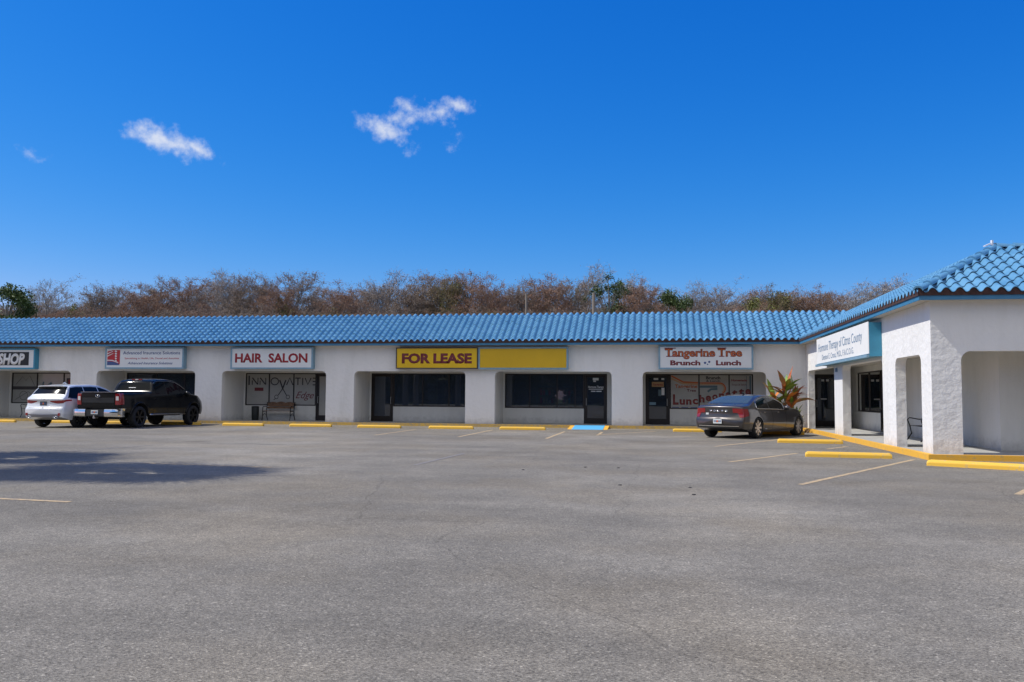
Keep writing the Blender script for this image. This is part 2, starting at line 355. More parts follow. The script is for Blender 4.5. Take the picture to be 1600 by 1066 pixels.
def tag(o, label=None, cat=None, group=None, kind=None):
    if label: o['label'] = label
    if cat: o['category'] = cat
    if group: o['group'] = group
    if kind: o['kind'] = kind
    return o
def empty(name, loc=(0, 0, 0), rz=0., **k):
    o = bpy.data.objects.new(name, None); COL.objects.link(o); o.location = loc; o.rotation_euler = (0, 0, rz)
    o.empty_display_size = .3; return tag(o, **k)
def copy_tree(o, parent=None):
    c = o.copy(); COL.objects.link(c); c.parent = parent
    for ch in [x for x in bpy.data.objects if x.parent == o]:
        copy_tree(ch, c)
    return c
FRONT = Matrix(((1, 0, 0), (0, 0, -1), (0, 1, 0)))      # text facing -Y
WEST = Matrix(((0, 0, -1), (-1, 0, 0), (0, 1, 0)))      # text facing -X, reads towards -Y
def text(body, h, loc, mat, parent, rot=FRONT, bold=0., shear=0., width=None, depth=.006, name='lettering', align='CENTER', sp=1., smallcaps=False):
    cu = bpy.data.curves.new('t', 'FONT'); cu.body = body; cu.size = 1; cu.offset = bold; cu.shear = shear
    cu.extrude = 0; cu.resolution_u = 3; cu.space_character = sp
    o = bpy.data.objects.new('t', cu); COL.objects.link(o)
    dg = bpy.context.evaluated_depsgraph_get(); me = bpy.data.meshes.new_from_object(o.evaluated_get(dg))
    bpy.data.objects.remove(o); bpy.data.curves.remove(cu)
    V = np.array([v.co[:] for v in me.vertices]); x0, x1 = V[:, 0].min(), V[:, 0].max()
    ys = h/.73; w = (x1-x0)*ys; xs = ys if width is None else width/(x1-x0)
    if align == 'CENTER': V[:, 0] -= (x0+x1)/2
    else: V[:, 0] -= x0
    V[:, 0] *= xs; V[:, 1] *= ys
    Rm = np.array(rot); out = V @ Rm.T
    me.vertices.foreach_set('co', out.astype(np.float32).ravel())
    bm = bmesh.new(); bm.from_mesh(me)
    nrm = Vector(rot.col[2]); res = bmesh.ops.extrude_face_region(bm, geom=bm.faces[:])
    for e in res['geom']:
        if isinstance(e, bmesh.types.BMVert): e.co += nrm*depth
    bm.to_mesh(me); bm.free()
    me.materials.clear(); me.materials.append(mat); me.name = name; me.update()
    ob = bpy.data.objects.new(name, me); COL.objects.link(ob); ob.location = loc
    if parent: ob.parent = parent
    return ob
def put(o, parent):
    o.parent = parent; return o
# ================================================================= GROUND
g = MB(); 
g.q([(-900, -300, 0), (900, -300, 0), (900, 1400, 0), (-900, 1400, 0)])
grass = M('grass_ground', (.06, .09, .03), .9, var=.4, vscale=.5, bump=.3, bscale=20)
tag(g.build('ground', grass), kind='structure')
a = MB(); a.q([(-75, -45, .004), (45, -45, .004), (45, 36.8, .004), (-75, 36.8, .004)])
tag(a.build('parking_lot', MAT['asphalt']), kind='structure')

def line(mb, p, q, w=.10, mi=0, z=.008):
    p = Vector(p).to_2d() if len(p) == 3 else Vector(p); q = Vector(q)
    d = (q-p).normalized(); n = Vector((-d.y, d.x))*w/2
    k = max(2, int((q-p).length/.25)); 
    L_ = []; R_ = []
    for i in range(k+1):
        c = p+(q-p)*i/k; j = random.uniform(-.006, .006)
        L_.append((c.x+n.x+j, c.y+n.y, z)); R_.append((c.x-n.x+j, c.y-n.y, z))
    mb.grid([L_, R_], mi)
ln = MB()
for p, q, m_ in [((-9.30, 27.9), (-9.30, 32.9), 0), ((-6.35, 27.5), (-6.35, 33.5), 0), ((-3.45, 27.2), (-3.45, 32.7), 0), ((-2.03, 30.0), (-2.03, 32.7), 0),
                 ((-12.3, 29.5), (-12.3, 33.4), 1), ((-15.3, 29.5), (-15.3, 33.4), 1), ((-18.3, 29.5), (-18.3, 33.4), 1), ((-2.1, 30.33), (-.04, 34.2), 0),
                 ((.3, 27.6), (1.6, 30.5), 1), ((1.55, 24.3), (3.9, 28.9), 0), ((1.48, 18.57), (3.32, 21.83), 0), ((4.4, 23.9), (5.2, 25.3), 0),
                 ((2.18, 14.05), (5.55, 20.3), 0), ((5.0, 13.3), (8.0, 18.7), 0), ((-13.45, 17.54), (-12.88, 21.12), 1),
                 ((-9.79, 15.45), (-6.99, 15.07), 0), ((-12.4, 15.8), (-9.8, 15.45), 1), ((-12.5, 10.3), (-7.15, 9.74), 0), ((-4.6, 16.2), (-4.42, 19.75), 1)]:
    line(ln, p, q, .10, m_)
tag(ln.build('stall_lines', [MAT['line'], MAT['line_faint']]), kind='structure')

# ================================================================= BUILDING
YF, YR, XW, XR = 36.75, 38.95, 6.0, 8.1
ZS, ZA, ZT = .12, 2.39, 3.62
bld = empty('shopping_plaza', (0, 36.75, 0), label='long white stucco shopping plaza with blue tile roof and rounded arches', cat='building')
def bpart(mb, name, mats, parent=None, **k):
    o = mb.build(name, mats, None, **k); o.parent = parent or bld
    o.matrix_parent_inverse = Matrix.Translation((0, -36.75, 0)) if parent is None else Matrix.Identity(4)
    return o
# children of parts must be placed in the parent's space: parts have identity world matrices, so coordinates carry over

# walkway and kerbs
wk = MB(); wk.box(-46, 5.98, 36.72, 38.99, 0, ZS); wk.box(5.98, XR+.04, 20.35, 38.99, 0, ZS-.002); wk.box(XR+.04, 14, 20.35, 22.45, 0, ZS)
tag(wk.build('walkway', MAT['concrete']), kind='structure')
RX0, RX1 = -3.42, -2.16
kb = MB(); kb.box(-46, RX0-.18, 36.57, 36.72, 0, ZS+.012); kb.box(RX1+.18, 5.83, 36.57, 36.72, 0, ZS+.012)
tag(kb.build('kerb', MAT['yellow_old']), kind='structure')
kb = MB(); kb.box(5.83, 5.98, 20.2, 36.57, 0, ZS+.012); kb.box(5.98, 14, 20.2, 20.35, 0, ZS+.010)
tag(kb.build('kerb', MAT['yellow']), kind='structure')
rp = MB(); rp.poly_prism([(36.72, 0), (35.05, .0), (36.72, ZS+.004)], lambda u, z, d: (d, u, z+.006), RX0, RX1)
rp.poly_prism([(36.72, 0), (35.2, .0), (36.72, ZS)], lambda u, z, d: (d, u, z+.004), RX0-.18, RX0-.002, 1)
rp.poly_prism([(36.72, 0), (35.2, .0), (36.72, ZS)], lambda u, z, d: (d, u, z+.004), RX1+.002, RX1+.18, 1)
tag(rp.build('curb_ramp', [MAT['ramp'], MAT['yellow']]), kind='structure')

def arch_outline(u0, u1, z0, z1, ops, r=.20):
    # comb outline with rounded arch openings that reach the floor; ops: (a, b, top)
    P = [(u0, z0)]
    for a_, b_, t_ in ops:
        P.append((a_, z0))
        for i in range(9):
            t = PI/2*i/8; P.append((a_+r-r*math.cos(t), t_-r+r*math.sin(t)))
        for i in range(9):
            t = PI/2*i/8; P.append((b_-r+r*math.sin(t), t_-r+r*math.cos(t)))
        P.append((b_, z0))
    P += [(u1, z0), (u1, z1), (u0, z1)]
    return P
OPS = [(-44.9, -39.9), (-38.5, -33.5), (-32.20, -27.20), (-25.85, -20.87), (-19.55, -14.56), (-13.25, -8.20), (-6.90, -1.88), (-.59, 4.43)]
fw = MB(); fw.poly_prism(arch_outline(-46, 6.0, ZS-.02, ZT, [(a_, b_, ZA) for a_, b_ in OPS]), lambda u, z, d: (u, d, z), YF, YF+.25)
bpart(fw, 'front_wall', MAT['stucco'])
ww = MB(); ww.poly_prism(arch_outline(20.45, 38.99, ZS-.02, ZT, [(21.2, 23.38, 2.36), (24.66, 29.78, 2.40), (31.12, 36.3, 2.42)]), lambda u, z, d: (d, u, z), XW, XW+.25)
fwd_ops = [(6.62, 11.6, 2.40)]
ww.poly_prism(arch_outline(6.25, 14.0, ZS-.02, ZT, fwd_ops, .22), lambda u, z, d: (u, d, z), 20.45, 20.70)
bpart(ww, 'wing_wall', MAT['stucco'])

def holed(mb, u0, u1, z0, z1, holes, fn, dep=.10):
    us = sorted({u0, u1, *[h[0] for h in holes], *[h[1] for h in holes]}); zs = sorted({z0, z1, *[h[2] for h in holes], *[h[3] for h in holes]})
    for i in range(len(us)-1):
        for j in range(len(zs)-1):
            cu, cz = (us[i]+us[i+1])/2, (zs[j]+zs[j+1])/2
            if any(h[0] < cu < h[1] and h[2] < cz < h[3] for h in holes): continue
            mb.q([fn(us[i], zs[j], 0), fn(us[i+1], zs[j], 0), fn(us[i+1], zs[j+1], 0), fn(us[i], zs[j+1], 0)])
    for a_, b_, c_, d_ in holes:
        for p, q in (((a_, c_), (b_, c_)), ((b_, c_), (b_, d_)), ((b_, d_), (a_, d_)), ((a_, d_), (a_, c_))):
            mb.q([fn(*p, 0), fn(*q, 0), fn(*q, dep), fn(*p, dep)])
FN = lambda u, z, d: (u, YR+d, z)
WN = lambda u, z, d: (XR+d, u, z)
HEAD, SILL = 2.355, .81
wins = {'A': (-32.12, -28.10, SILL, HEAD), 'B': (-25.77, -21.30, SILL, HEAD), 'C': (-19.50, -15.93, SILL, HEAD),
        'D': (-12.12, -8.28, SILL, HEAD), 'E': (-6.84, -3.24, SILL-.02, HEAD), 'F': (.56, 4.14, SILL, HEAD)}
doors = {'A': (-28.10, -27.25, ZS, HEAD), 'C': (-15.93, -14.80, ZS, HEAD), 'D': (-13.19, -12.12, ZS, HEAD), 'E': (-3.24, -2.20, ZS, HEAD), 'F': (-.50, .56, ZS, HEAD), 'G': (6.66, 7.72, ZS, HEAD)}
rw = MB(); holed(rw, -46, XR, ZS-.02, 2.62, list(wins.values())+list(doors.values()), FN)
WW = (33.72, 37.42, .80, 2.38); WD = (32.66, 33.72, ZS, 2.38)
holed(rw, 22.42, YR, ZS-.02, 2.62, [WW, WD], WN)
rw.q([(XR, 22.42, ZS-.02), (14, 22.42, ZS-.02), (14, 22.42, 2.62), (XR, 22.42, 2.62)])
bpart(rw, 'recessed_wall', MAT['stucco_in'], recalc=False)
# solid piers between the bays and the walkway ceiling
pr_ = MB(); edges = [b_ for a_, b_ in OPS]
for i in range(len(OPS)):
    pr_ = MB(); pr_.box(OPS[i][1]+(.05 if i < 7 else .52), OPS[i+1][0]-.012 if i < 7 else XW-.004, YF+.252, YR-.002, ZS-.01, 2.60); bpart(pr_, 'pier', MAT['stucco_in'])
ce = MB(); ce.box(-46, XW-.004, YF+.252, YR-.002, 2.605, 2.68); ce.box(XW+.252, XR-.002, 20.702, YR-.002, 2.605, 2.68); ce.box(XR, 14, 20.702, 22.418, 2.605, 2.68)
bpart(ce, 'ceiling', MAT['soffit'])
# dark shop interiors behind the glass
it = MB(); it.box(-46, 14, 45.0, 45.2, 0, 2.7, 0); it.box(-46, 14, YR+.12, 45, 2.62, 2.7, 1); it.box(-46, 14, YR+.12, 45, .02, .10, 2)
for x in (-33.0, -26.5, -20.2, -13.9, -7.5, -1.3): it.box(x, x+.12, YR+.13, 44.99, .1, 2.61, 0)
it.box(XR+3.6, XR+3.72, 23, YR+.1, .1, 2.61, 0); it.box(XR+.12, XR+3.6, 23, YR+.1, .02, .10, 2); it.box(XR+.12, XR+3.6, 23, YR+.1, 2.62, 2.7, 1); 
bpart(it, 'shop_interior', [MAT['inwall'], MAT['dark'], MAT['carpet']])
# outer body of the block and flat roof behind the tiled slope
bb = MB(); bb.box(-46, -45.8, YF, 52, 0, 3.6); bb.box(-46, 14, 52, 52.2, 0, 3.6); bb.box(13.8, 14, 20.7, 52, 0, 3.6)
bpart(bb, 'rear_wall', MAT['stucco'])

# --- roof
RISE = 1.35; TANP = RISE/2.5; ZE = 3.655; RUN = 2.5; NR = 9; PER = .2785
def tileprof(t):
    t = t % 1.0
    return .088*math.sin(PI*t/.70)**.75 if t < .70 else -.012*math.sin(PI*(t-.70)/.30)
def tiles(mb, u0, u1, fn, rows=NR, step=.043):
    # fn(u, v, h): u along the eave, v in plan up the slope (0..RUN), h height above slope
    n = int((u1-u0)/PER*11)+1; us = [u0+(u1-u0)*i/n for i in range(n+1)]
    jit = {}
    for j in range(rows):
        v0 = RUN*j/rows; v1 = RUN*(j+1)/rows
        lo = []; lip = []; hi = []; bot = []
        for u in us:
            k = (int(u//PER), j)
            if k not in jit: jit[k] = random.uniform(-.006, .006)
            p = tileprof(u/PER); jj = jit[k]
            lo.append(fn(u, v0-.022+jj, p+step+jj*.6)); lip.append(fn(u, v0-.022+jj, p+step-.015+jj*.6)); bot.append(fn(u, v0+.03, p+step-.022)); hi.append(fn(u, v1+.035, p+.0+jj*.3))
        mb.grid([bot, lip]); mb.grid([lip, lo]); mb.grid([lo, hi])
def clip(o, co, no):
    bm = bmesh.new(); bm.from_mesh(o.data)
    bmesh.ops.bisect_plane(bm, geom=bm.verts[:]+bm.edges[:]+bm.faces[:], plane_co=co, plane_no=no, clear_outer=True)
    bm.to_mesh(o.data); bm.free()
EY, EX, EF = 36.2, 5.65, 20.05
fm = lambda u, v, h: (u, EY+v, ZE+v*TANP+h)
fwst = lambda u, v, h: (EX+v, u, ZE+v*TANP+h)
ffr = lambda u, v, h: (u, EF+v, ZE+v*TANP+h)
m_ = MB(); tiles(m_, -46.2, 8.3, fm); o1 = m_.build('roof', MAT['tile'], None, smooth=True, recalc=False); clip(o1, (EX, EY, 0), Vector((1, -1, 0)).normalized())
m_ = MB(); tiles(m_, 20.0, 38.9, fwst); o2 = m_.build('wing_roof', MAT['tile'], None, smooth=True, recalc=False)
clip(o2, (EX, EY, 0), Vector((-1, 1, 0)).normalized()); clip(o2, (EX, EF, 0), Vector((1, -1, 0)).normalized())
m_ = MB(); tiles(m_, 5.55, 14.2, ffr); o3 = m_.build('wing_roof', MAT['tile'], None, smooth=True, recalc=False); clip(o3, (EX, EF, 0), Vector((-1, 1, 0)).normalized())
for o_ in (o1, o2, o3):
    o_.parent = bld; o_.matrix_parent_inverse = Matrix.Translation((0, -36.75, 0)); o_.data.set_sharp_from_angle(angle=R(50))
# under-deck so that no gap shows, and the parapet back
dk = MB()
def deck(P): dk.q(P)
dz = -.03
deck([(-46.2, EY, ZE+dz), (EX, EY, ZE+dz), (EX+RUN, EY+RUN, ZE+RISE+dz), (-46.2, EY+RUN, ZE+RISE+dz)])
deck([(EX, EF, ZE+dz), (EX, EY, ZE+dz), (EX+RUN, EY+RUN, ZE+RISE+dz), (EX+RUN, EF+RUN, ZE+RISE+dz)])
deck([(EX, EF, ZE+dz), (14.2, EF, ZE+dz), (14.2, EF+RUN, ZE+RISE+dz), (EX+RUN, EF+RUN, ZE+RISE+dz)])
dk.box(-46.2, EX+RUN, EY+RUN, EY+RUN+.12, 3.5, ZE+RISE-.01); dk.box(EX+RUN, EX+RUN+.12, EF+RUN+.12, EY+RUN, 3.5, ZE+RISE-.01); dk.box(EX+RUN, 14.2, EF+RUN, EF+RUN+.118, 3.5, ZE+RISE-.02)
dk.box(-46, 14, EY+RUN+.13, 52, 3.4, 3.5); dk.box(EX+RUN+.13, 14, EF+RUN+.13, EY+RUN+.12, 3.4, 3.498)
bpart(dk, 'roof_deck', MAT['mortar'], recalc=False)
# brown tile ends above the fascia
ev = MB()
def eave(fn, u0, u1):
    n = int((u1-u0)/PER*9)+1; a_ = []; b_ = []
    for i in range(n+1):
        u = u0+(u1-u0)*i/n; p = tileprof(u/PER); a_.append(fn(u, .0, -.06)); b_.append(fn(u, .0, p+.012))
    ev.grid([a_, b_])
eave(lambda u, v, h: (u, EY-.004, ZE+h), -46.2, EX); eave(lambda u, v, h: (EX-.004, u, ZE+h), EF, EY); eave(lambda u, v, h: (u, EF-.004, ZE+h), EX, 14.2)
bpart(ev, 'eave_closure', MAT['mortar'], recalc=False)
fa = MB(); fa.box(-46.2, EX-.002, EY+.02, EY+.06, 3.50, 3.625); fa.box(EX+.02, EX+.06, EF+.062, EY+.058, 3.50, 3.623); fa.box(EX+.02, 14.2, EF+.02, EF+.06, 3.50, 3.625)
bpart(fa, 'fascia', MAT['fascia'])
sf = MB(); sf.box(-46.2, EX+.06, EY+.062, YF-.002, 3.515, 3.535); sf.box(EX+.062, XW-.002, EF+.062, YF-.002, 3.513, 3.533); sf.box(EX+.062, 14.2, EF+.062, 20.448, 3.516, 3.534)
bpart(sf, 'soffit', MAT['soffit'])
# hip and ridge caps: overlapping half barrels
cp = MB()
def caps(p, q, r=.105, L=.40):
    p = Vector(p); q = Vector(q); d = (q-p).normalized(); n = max(1, round((q-p).length/L)); sd_ = d.cross(Vector((0, 0, 1))).normalized(); upv = sd_.cross(d)
    for i in range(n):
        A = p+(q-p)*i/n; B = p+(q-p)*(i+1.12)/n
        jr = random.uniform(-.008, .008)
        ra, rb = r*1.13, r*.88; a_ = []; b_ = []; a2 = []
        for k in range(11):
            t = PI*k/10; c, s_ = math.cos(t), math.sin(t)
            a_.append(A+sd_*(c*ra+jr)+upv*(s_*ra*.92+.02)); b_.append(B+sd_*c*rb+upv*s_*rb*.9); a2.append(A+sd_*(c*ra*.80+jr)+upv*(s_*ra*.72+.0))
        cp.grid([a2, a_]); cp.grid([a_, b_])
zt = ZE+RISE+.01
caps((EX, EF, ZE+.035), (EX+RUN, EF+RUN, zt)); caps((EX+RUN, EF+RUN, zt), (14.2, EF+RUN, zt)); caps((EX+RUN, EF+RUN, zt), (EX+RUN, EY+RUN, zt), .07)
fl = MB(); fl.box(-46.2, EX+RUN, EY+RUN-.02, EY+RUN+.16, ZE+RISE-.005, ZE+RISE+.015); bpart(fl, 'ridge_flashing', MAT['fascia'])
cpo = bpart(cp, 'ridge_cap', MAT['tile'], smooth=True, recalc=False)

# --- windows and doors
def frame_rect(mb, fn, u0, u1, z0, z1, mull=(), w=.05, d0=.03, d1=.09, mi=0):
    def bx(a_, b_, c_, d_):
        P = [fn(u, z, d) for d in (d0, d1) for z in (c_, d_) for u in (a_, b_)]; n = len(mb.v); mb.v += P
        for f in ((0, 2, 3, 1), (4, 5, 7, 6), (0, 1, 5, 4), (2, 6, 7, 3), (0, 4, 6, 2), (1, 3, 7, 5)): mb.f.append(tuple(n+i for i in f)); mb.m.append(mi)
    e = .002
    bx(u0+e, u1-e, z0+e, z0+w); bx(u0+e, u1-e, z1-w, z1-e); bx(u0+e, u0+w, z0+w, z1-w); bx(u1-w, u1-e, z0+w, z1-w)
    for m in mull: bx(m-w/2, m+w/2, z0+w, z1-w)
def window(fn, r, mull, pane_mats, nm='window'):
    u0, u1, z0, z1 = r; f = MB(); frame_rect(f, fn, u0, u1, z0, z1, mull); fo = bpart(f, nm, MAT['frame'])
    us = [u0]+list(mull)+[u1]
    for i in range(len(us)-1):
        p = MB(); a_ = us[i]+(.05 if i == 0 else .025); b_ = us[i+1]-(.05 if i == len(us)-2 else .025)
        pm = pane_mats[i] if isinstance(pane_mats, (list, tuple)) else pane_mats
        p.q([fn(a_, z0+.05, .06), fn(b_, z0+.05, .06), fn(b_, z1-.05, .06), fn(a_, z1-.05, .06)]); p.build('pane', pm, fo, recalc=False)
    return fo
def door(fn, r, pm, hinge=1, rail=.0):
    u0, u1, z0, z1 = r; f = MB(); frame_rect(f, fn, u0, u1, z0, z1, (), .06, .01, .10)
    frame_rect(f, fn, u0+.065, u1-.065, z0+.02, z1-.065, (), .09, .03, .075)
    # tall bottom rail
    P = [fn(u, z, d) for d in (.032, .073) for z in (z0+.11, z0+.25) for u in (u0+.15, u1-.15)]; n = len(f.v); f.v += P
    for q in ((0, 2, 3, 1), (4, 5, 7, 6), (0, 1, 5, 4), (2, 6, 7, 3), (0, 4, 6, 2), (1, 3, 7, 5)): f.f.append(tuple(n+i for i in q)); f.m.append(0)
    fo = bpart(f, 'door', MAT['frame'])
    p = MB(); p.q([fn(u0+.15, z0+.25, .05), fn(u1-.15, z0+.25, .05), fn(u1-.15, z1-.155, .05), fn(u0+.15, z1-.155, .05)]); p.build('pane', pm, fo, recalc=False)
    h = MB(); hu = u0+.115 if hinge > 0 else u1-.115
    h.tube([fn(hu, .95, .03), fn(hu, .95, -.03), fn(hu, 1.25, -.03), fn(hu, 1.25, .03)], .014, 6); h.build('handle', MAT['steel'], fo, auto=40)
    return fo
G = MAT['glass']
wA = window(FN, wins['A'], (-30.70, -29.22), [MAT['film'], MAT['film_light'], MAT['film_light']])
wB = window(FN, wins['B'], (-24.2, -22.7), G)
wC = window(FN, wins['C'], (-18.30, -17.06), [MAT['film_light']]*3)
wD = window(FN, wins['D'], (-10.72, -9.47), G)
wE = window(FN, wins['E'], (-5.70, -4.45, -3.63), G)
wF = window(FN, wins['F'], (1.83, 3.12), [MAT['film_light']]*3)
dA = door(FN, doors['A'], MAT['film_light']); dC = door(FN, doors['C'], MAT['film_light']); dD = door(FN, doors['D'], G, -1)
dE = door(FN, doors['E'], G); dF = door(FN, doors['F'], G, -1); dG = door(FN, doors['G'], G)
wW = window(WN, WW, (35.55,), G); dW = door(WN, WD, G, -1)
yl = YR+.055   # lettering plane just in front of the panes
def L(body, h, x, z, mat, parent, w=None, bold=.0, shear=0., name='lettering', align='CENTER', y=yl, sp=1.):
    return text(body, h, (x, y, z), mat, parent, FRONT, bold, shear, w, .003, name, align, sp)
def strips(paths, mat, parent, name='lettering', y=yl, w=.02, rot='F'):
    s_ = MB()
    for P, ww_ in paths:
        Lp, Rp = [], []
        for i, (x, z) in enumerate(P):
            a_ = P[max(0, i-1)]; b_ = P[min(len(P)-1, i+1)]; d = Vector((b_[0]-a_[0], b_[1]-a_[1])).normalized(); n = Vector((-d.y, d.x))*ww_/2
            Lp.append((x+n.x, y, z+n.y)); Rp.append((x-n.x, y, z-n.y))
        s_.grid([Lp, Rp])
    return s_.build(name, mat, parent, recalc=False)
def arc(cx, cz, r, a0, a1, n=14, rx=None):
    return [(cx+(rx or r)*math.cos(R(a0+(a1-a0)*i/n)), cz+r*math.sin(R(a0+(a1-a0)*i/n))) for i in range(n+1)]
# salon window: INNOVATIVE Edge with scissors
k = .05
def stroke(x, z0, z1, *segs): return segs
zt_, zb_ = 2.13, 1.79
def pts(*p): return [(a_, b_) for a_, b_ in p]
inn = []
inn.append((pts((-19.34, 1.78), (-19.34, 2.23)), .075))
for x in (-19.18, -18.78): inn += [(pts((x, 1.79), (x, 2.0)), .048), (pts((x, 2.13), (x+.27, 1.82)), .06), (pts((x+.29, 1.80), (x+.29, 2.13)), .048)]
inn.append((arc(-18.03, 1.96, .165, 0, 360, 20, .19), .05))
inn += [(pts((-17.43, 1.79), (-17.27, 2.13), (-17.11, 1.79)), .058), (pts((-17.0, 2.12), (-16.72, 2.12)), .052), (pts((-16.86, 2.12), (-16.86, 1.79)), .058)]
inn += [(pts((-16.62, 2.13), (-16.62, 1.79)), .058), (pts((-16.5, 2.13), (-16.36, 1.81), (-16.2, 2.13)), .058)]
for z in (2.12, 1.96, 1.80): inn.append((pts((-16.12, z), (-15.98, z)), .052))
strips(inn, MAT['charcoal'], wC)
sc_ = [(pts((-17.78, 2.02), (-17.62, 1.62)), .07), (pts((-17.62, 1.62), (-17.42, 1.30)), .045), (pts((-17.47, 2.02), (-17.62, 1.62)), .07), (pts((-17.62, 1.62), (-17.84, 1.30)), .045),
       (arc(-17.93, 1.22, .09, 0, 360, 16), .03), (arc(-17.35, 1.22, .09, 0, 360, 16), .03), (pts((-17.98, 1.14), (-18.07, 1.07)), .03)]
strips(sc_, MAT['charcoal'], wC, 'scissors_graphic', y=yl-.003)
L('Edge', .34, -16.50, 1.16, MAT['maroon'], wC, .92, 0, .45)
q_ = MB(); q_.q([(-19.05, yl, 1.50), (-18.60, yl, 1.50), (-18.60, yl, 1.66), (-19.05, yl, 1.66)]); q_.build('notice', MAT['maroon'], wC, recalc=False)
L('SALON', .06, -15.3, 1.95, MAT['charcoal'], dC, .3); strips([(pts((-15.5, 1.55), (-15.25, 1.55)), .03), (pts((-15.5, 1.45), (-15.3, 1.45)), .02)], MAT['charcoal'], dC, 'notice')
# restaurant window
MAT['brick'] = M('brick_red_lettering', (.25, .05, .045), .5)
st_ = [(pts((.63, 2.27), (1.15, 2.00), (1.79, 1.97)), .07)]
strips(st_+[(pts((1.87, 1.96), (2.7, 1.96))+arc(2.72, 1.72, .24, 85, -60, 12), .06)], MAT['orange'], wF, 'stripe_graphic')
strips([(pts((.63, 2.15), (1.12, 1.93), (1.79, 1.90)), .06), (pts((1.87, 1.90), (2.7, 1.90))+arc(2.72, 1.72, .18, 85, -60, 12), .04)], MAT['tan'], wF, 'stripe_graphic', y=yl-.003)
strips([(pts((1.87, 1.80), (2.62, 1.80)), .10), (pts((2.62, 1.70), (2.35, 1.69), (2.2, 1.58)), .09)], MAT['teal'], wF, 'stripe_graphic')
L('Tangerine', .16, 1.27, 1.74, MAT['orange'], wF, .98, .02); L('Tree', .11, 1.50, 1.58, MAT['maroon'], wF, .4, .02)
for i, (ch, z) in enumerate(zip('Luncheonette', (1.00, 1.0, 1.0, 1.02, 1.10, 1.17, 1.22, 1.27, 1.32, 1.37, 1.42, 1.46))):
    x = .80+i*.282; h_ = (.40 if i == 0 else .35)
    if ch == 'L': L(ch, .44, x+.02, z+.02, MAT['brick'], wF, .24, .04)
    else: text(ch, h_*(.92), (x+.02, yl-.002*(i % 2), z+.02), MAT['brick'], wF, FRONT, .04, 0, .235, .003)
L('Brunch', .13, 2.44, 2.13, MAT['charcoal'], wF, .62, .03); L('& Lunch', .09, 2.44, 1.99+.02, MAT['charcoal'], wF, .60, .01, y=yl-.004)
L('Homemade', .10, 3.55, 2.04, MAT['red'], wF, .66, .02); L('Soups & Salads', .08, 3.55, 1.86, MAT['maroon'], wF, .62, .0)
strips([(pts((3.86, 2.28), (3.86, 1.45)), .02), (pts((4.02, 2.28), (4.02, 1.5)), .07)], MAT['teal'], wF, 'stripe_graphic')
for x0 in (.66, 1.06, 1.46): strips([(pts((x0, .885), (x0+.30, .885)), .03)], MAT['navy'], wF, 'notice')
# restaurant door notices
def note(parent, mt, *b, name='notice'):
    nb = MB(); nb.box(*b); return nb.build(name, mt, parent)
note(dF, MAT['tan'], -.22, .30, yl-.012, yl-.006, 1.78, 2.0); note(dF, MAT['white'], .20, .33, yl-.012, yl-.006, 1.42, 1.74); note(dF, MAT['sign_frame'], -.33, -.05, yl-.012, yl-.006, .98, 1.10); note(dF, MAT['teal'], .06, .19, yl-.012, yl-.006, 1.38, 1.66)
L('Tangerine', .09, .04, 1.84, MAT['red'], dF, .44, .02, y=yl-.016)
note(dF, MAT['white'], -.14, .06, yl-.012, yl-.006, 2.09, 2.17, name='address_plate'); note(dF, MAT['white'], .20, .32, yl-.012, yl-.006, 2.09, 2.17, name='address_plate')
# clinic doors
L('Hormone Therapy', .10, -2.70, 1.72, MAT['white'], dE, .70, .03, y=YR+.046); strips([(pts((-3.02, 1.665), (-2.38, 1.665)), .035)], MAT['white'], dE, 'notice', y=YR+.046)
strips([(pts((-2.92, 1.57), (-2.72, 1.57)), .05), (pts((-2.68, 1.57), (-2.45, 1.57)), .05)], MAT['white'], dE, 'notice', y=YR+.046)
note(dE, MAT['white'], -2.84, -2.58, YR+.040, YR+.046, 2.06, 2.17, name='address_plate'); note(dE, MAT['white'], -2.82, -2.70, YR+.040, YR+.046, 1.99, 2.05, name='address_plate')
note(dG, MAT['white'], 6.98, 7.10, YR+.040, YR+.046, 2.05, 2.14, name='address_plate'); note(dG, MAT['white'], 7.18, 7.30, YR+.040, YR+.046, 2.05, 2.14, name='address_plate'); note(dG, MAT['white'], 6.95, 7.2, YR+.040, YR+.046, 1.27, 1.32)
# left shop window graphics
strips([(pts((-31.9, 1.75), (-31.55, 2.15), (-31.35, 1.95), (-31.15, 2.2), (-30.85, 1.7)), .02), (arc(-31.45, 1.2, .22, 0, 360, 16), .02), (pts((-31.9, 1.0), (-31.2, 1.4), (-30.8, 1.1)), .02)], MAT['charcoal'], wA, 'sketch_graphic')
note(wA, MAT['charcoal'], -32.06, -30.73, yl-.004, yl, 1.50, 1.66); note(wA, MAT['charcoal'], -29.08, -28.62, yl-.004, yl, 1.62, 2.08)
q_ = MB(); q_.box(-28.98, -28.72, yl-.010, yl-.006, 1.70, 2.0); q_.build('notice', MAT['red'], wA)
strips([(pts((-30.5, 1.3), (-30.35, 1.9)), .09), (pts((-30.35, 1.5), (-29.9, 1.85)), .12), (pts((-30.2, 1.3), (-29.8, 1.6)), .10)], MAT['teal'], wA, 'sketch_graphic')
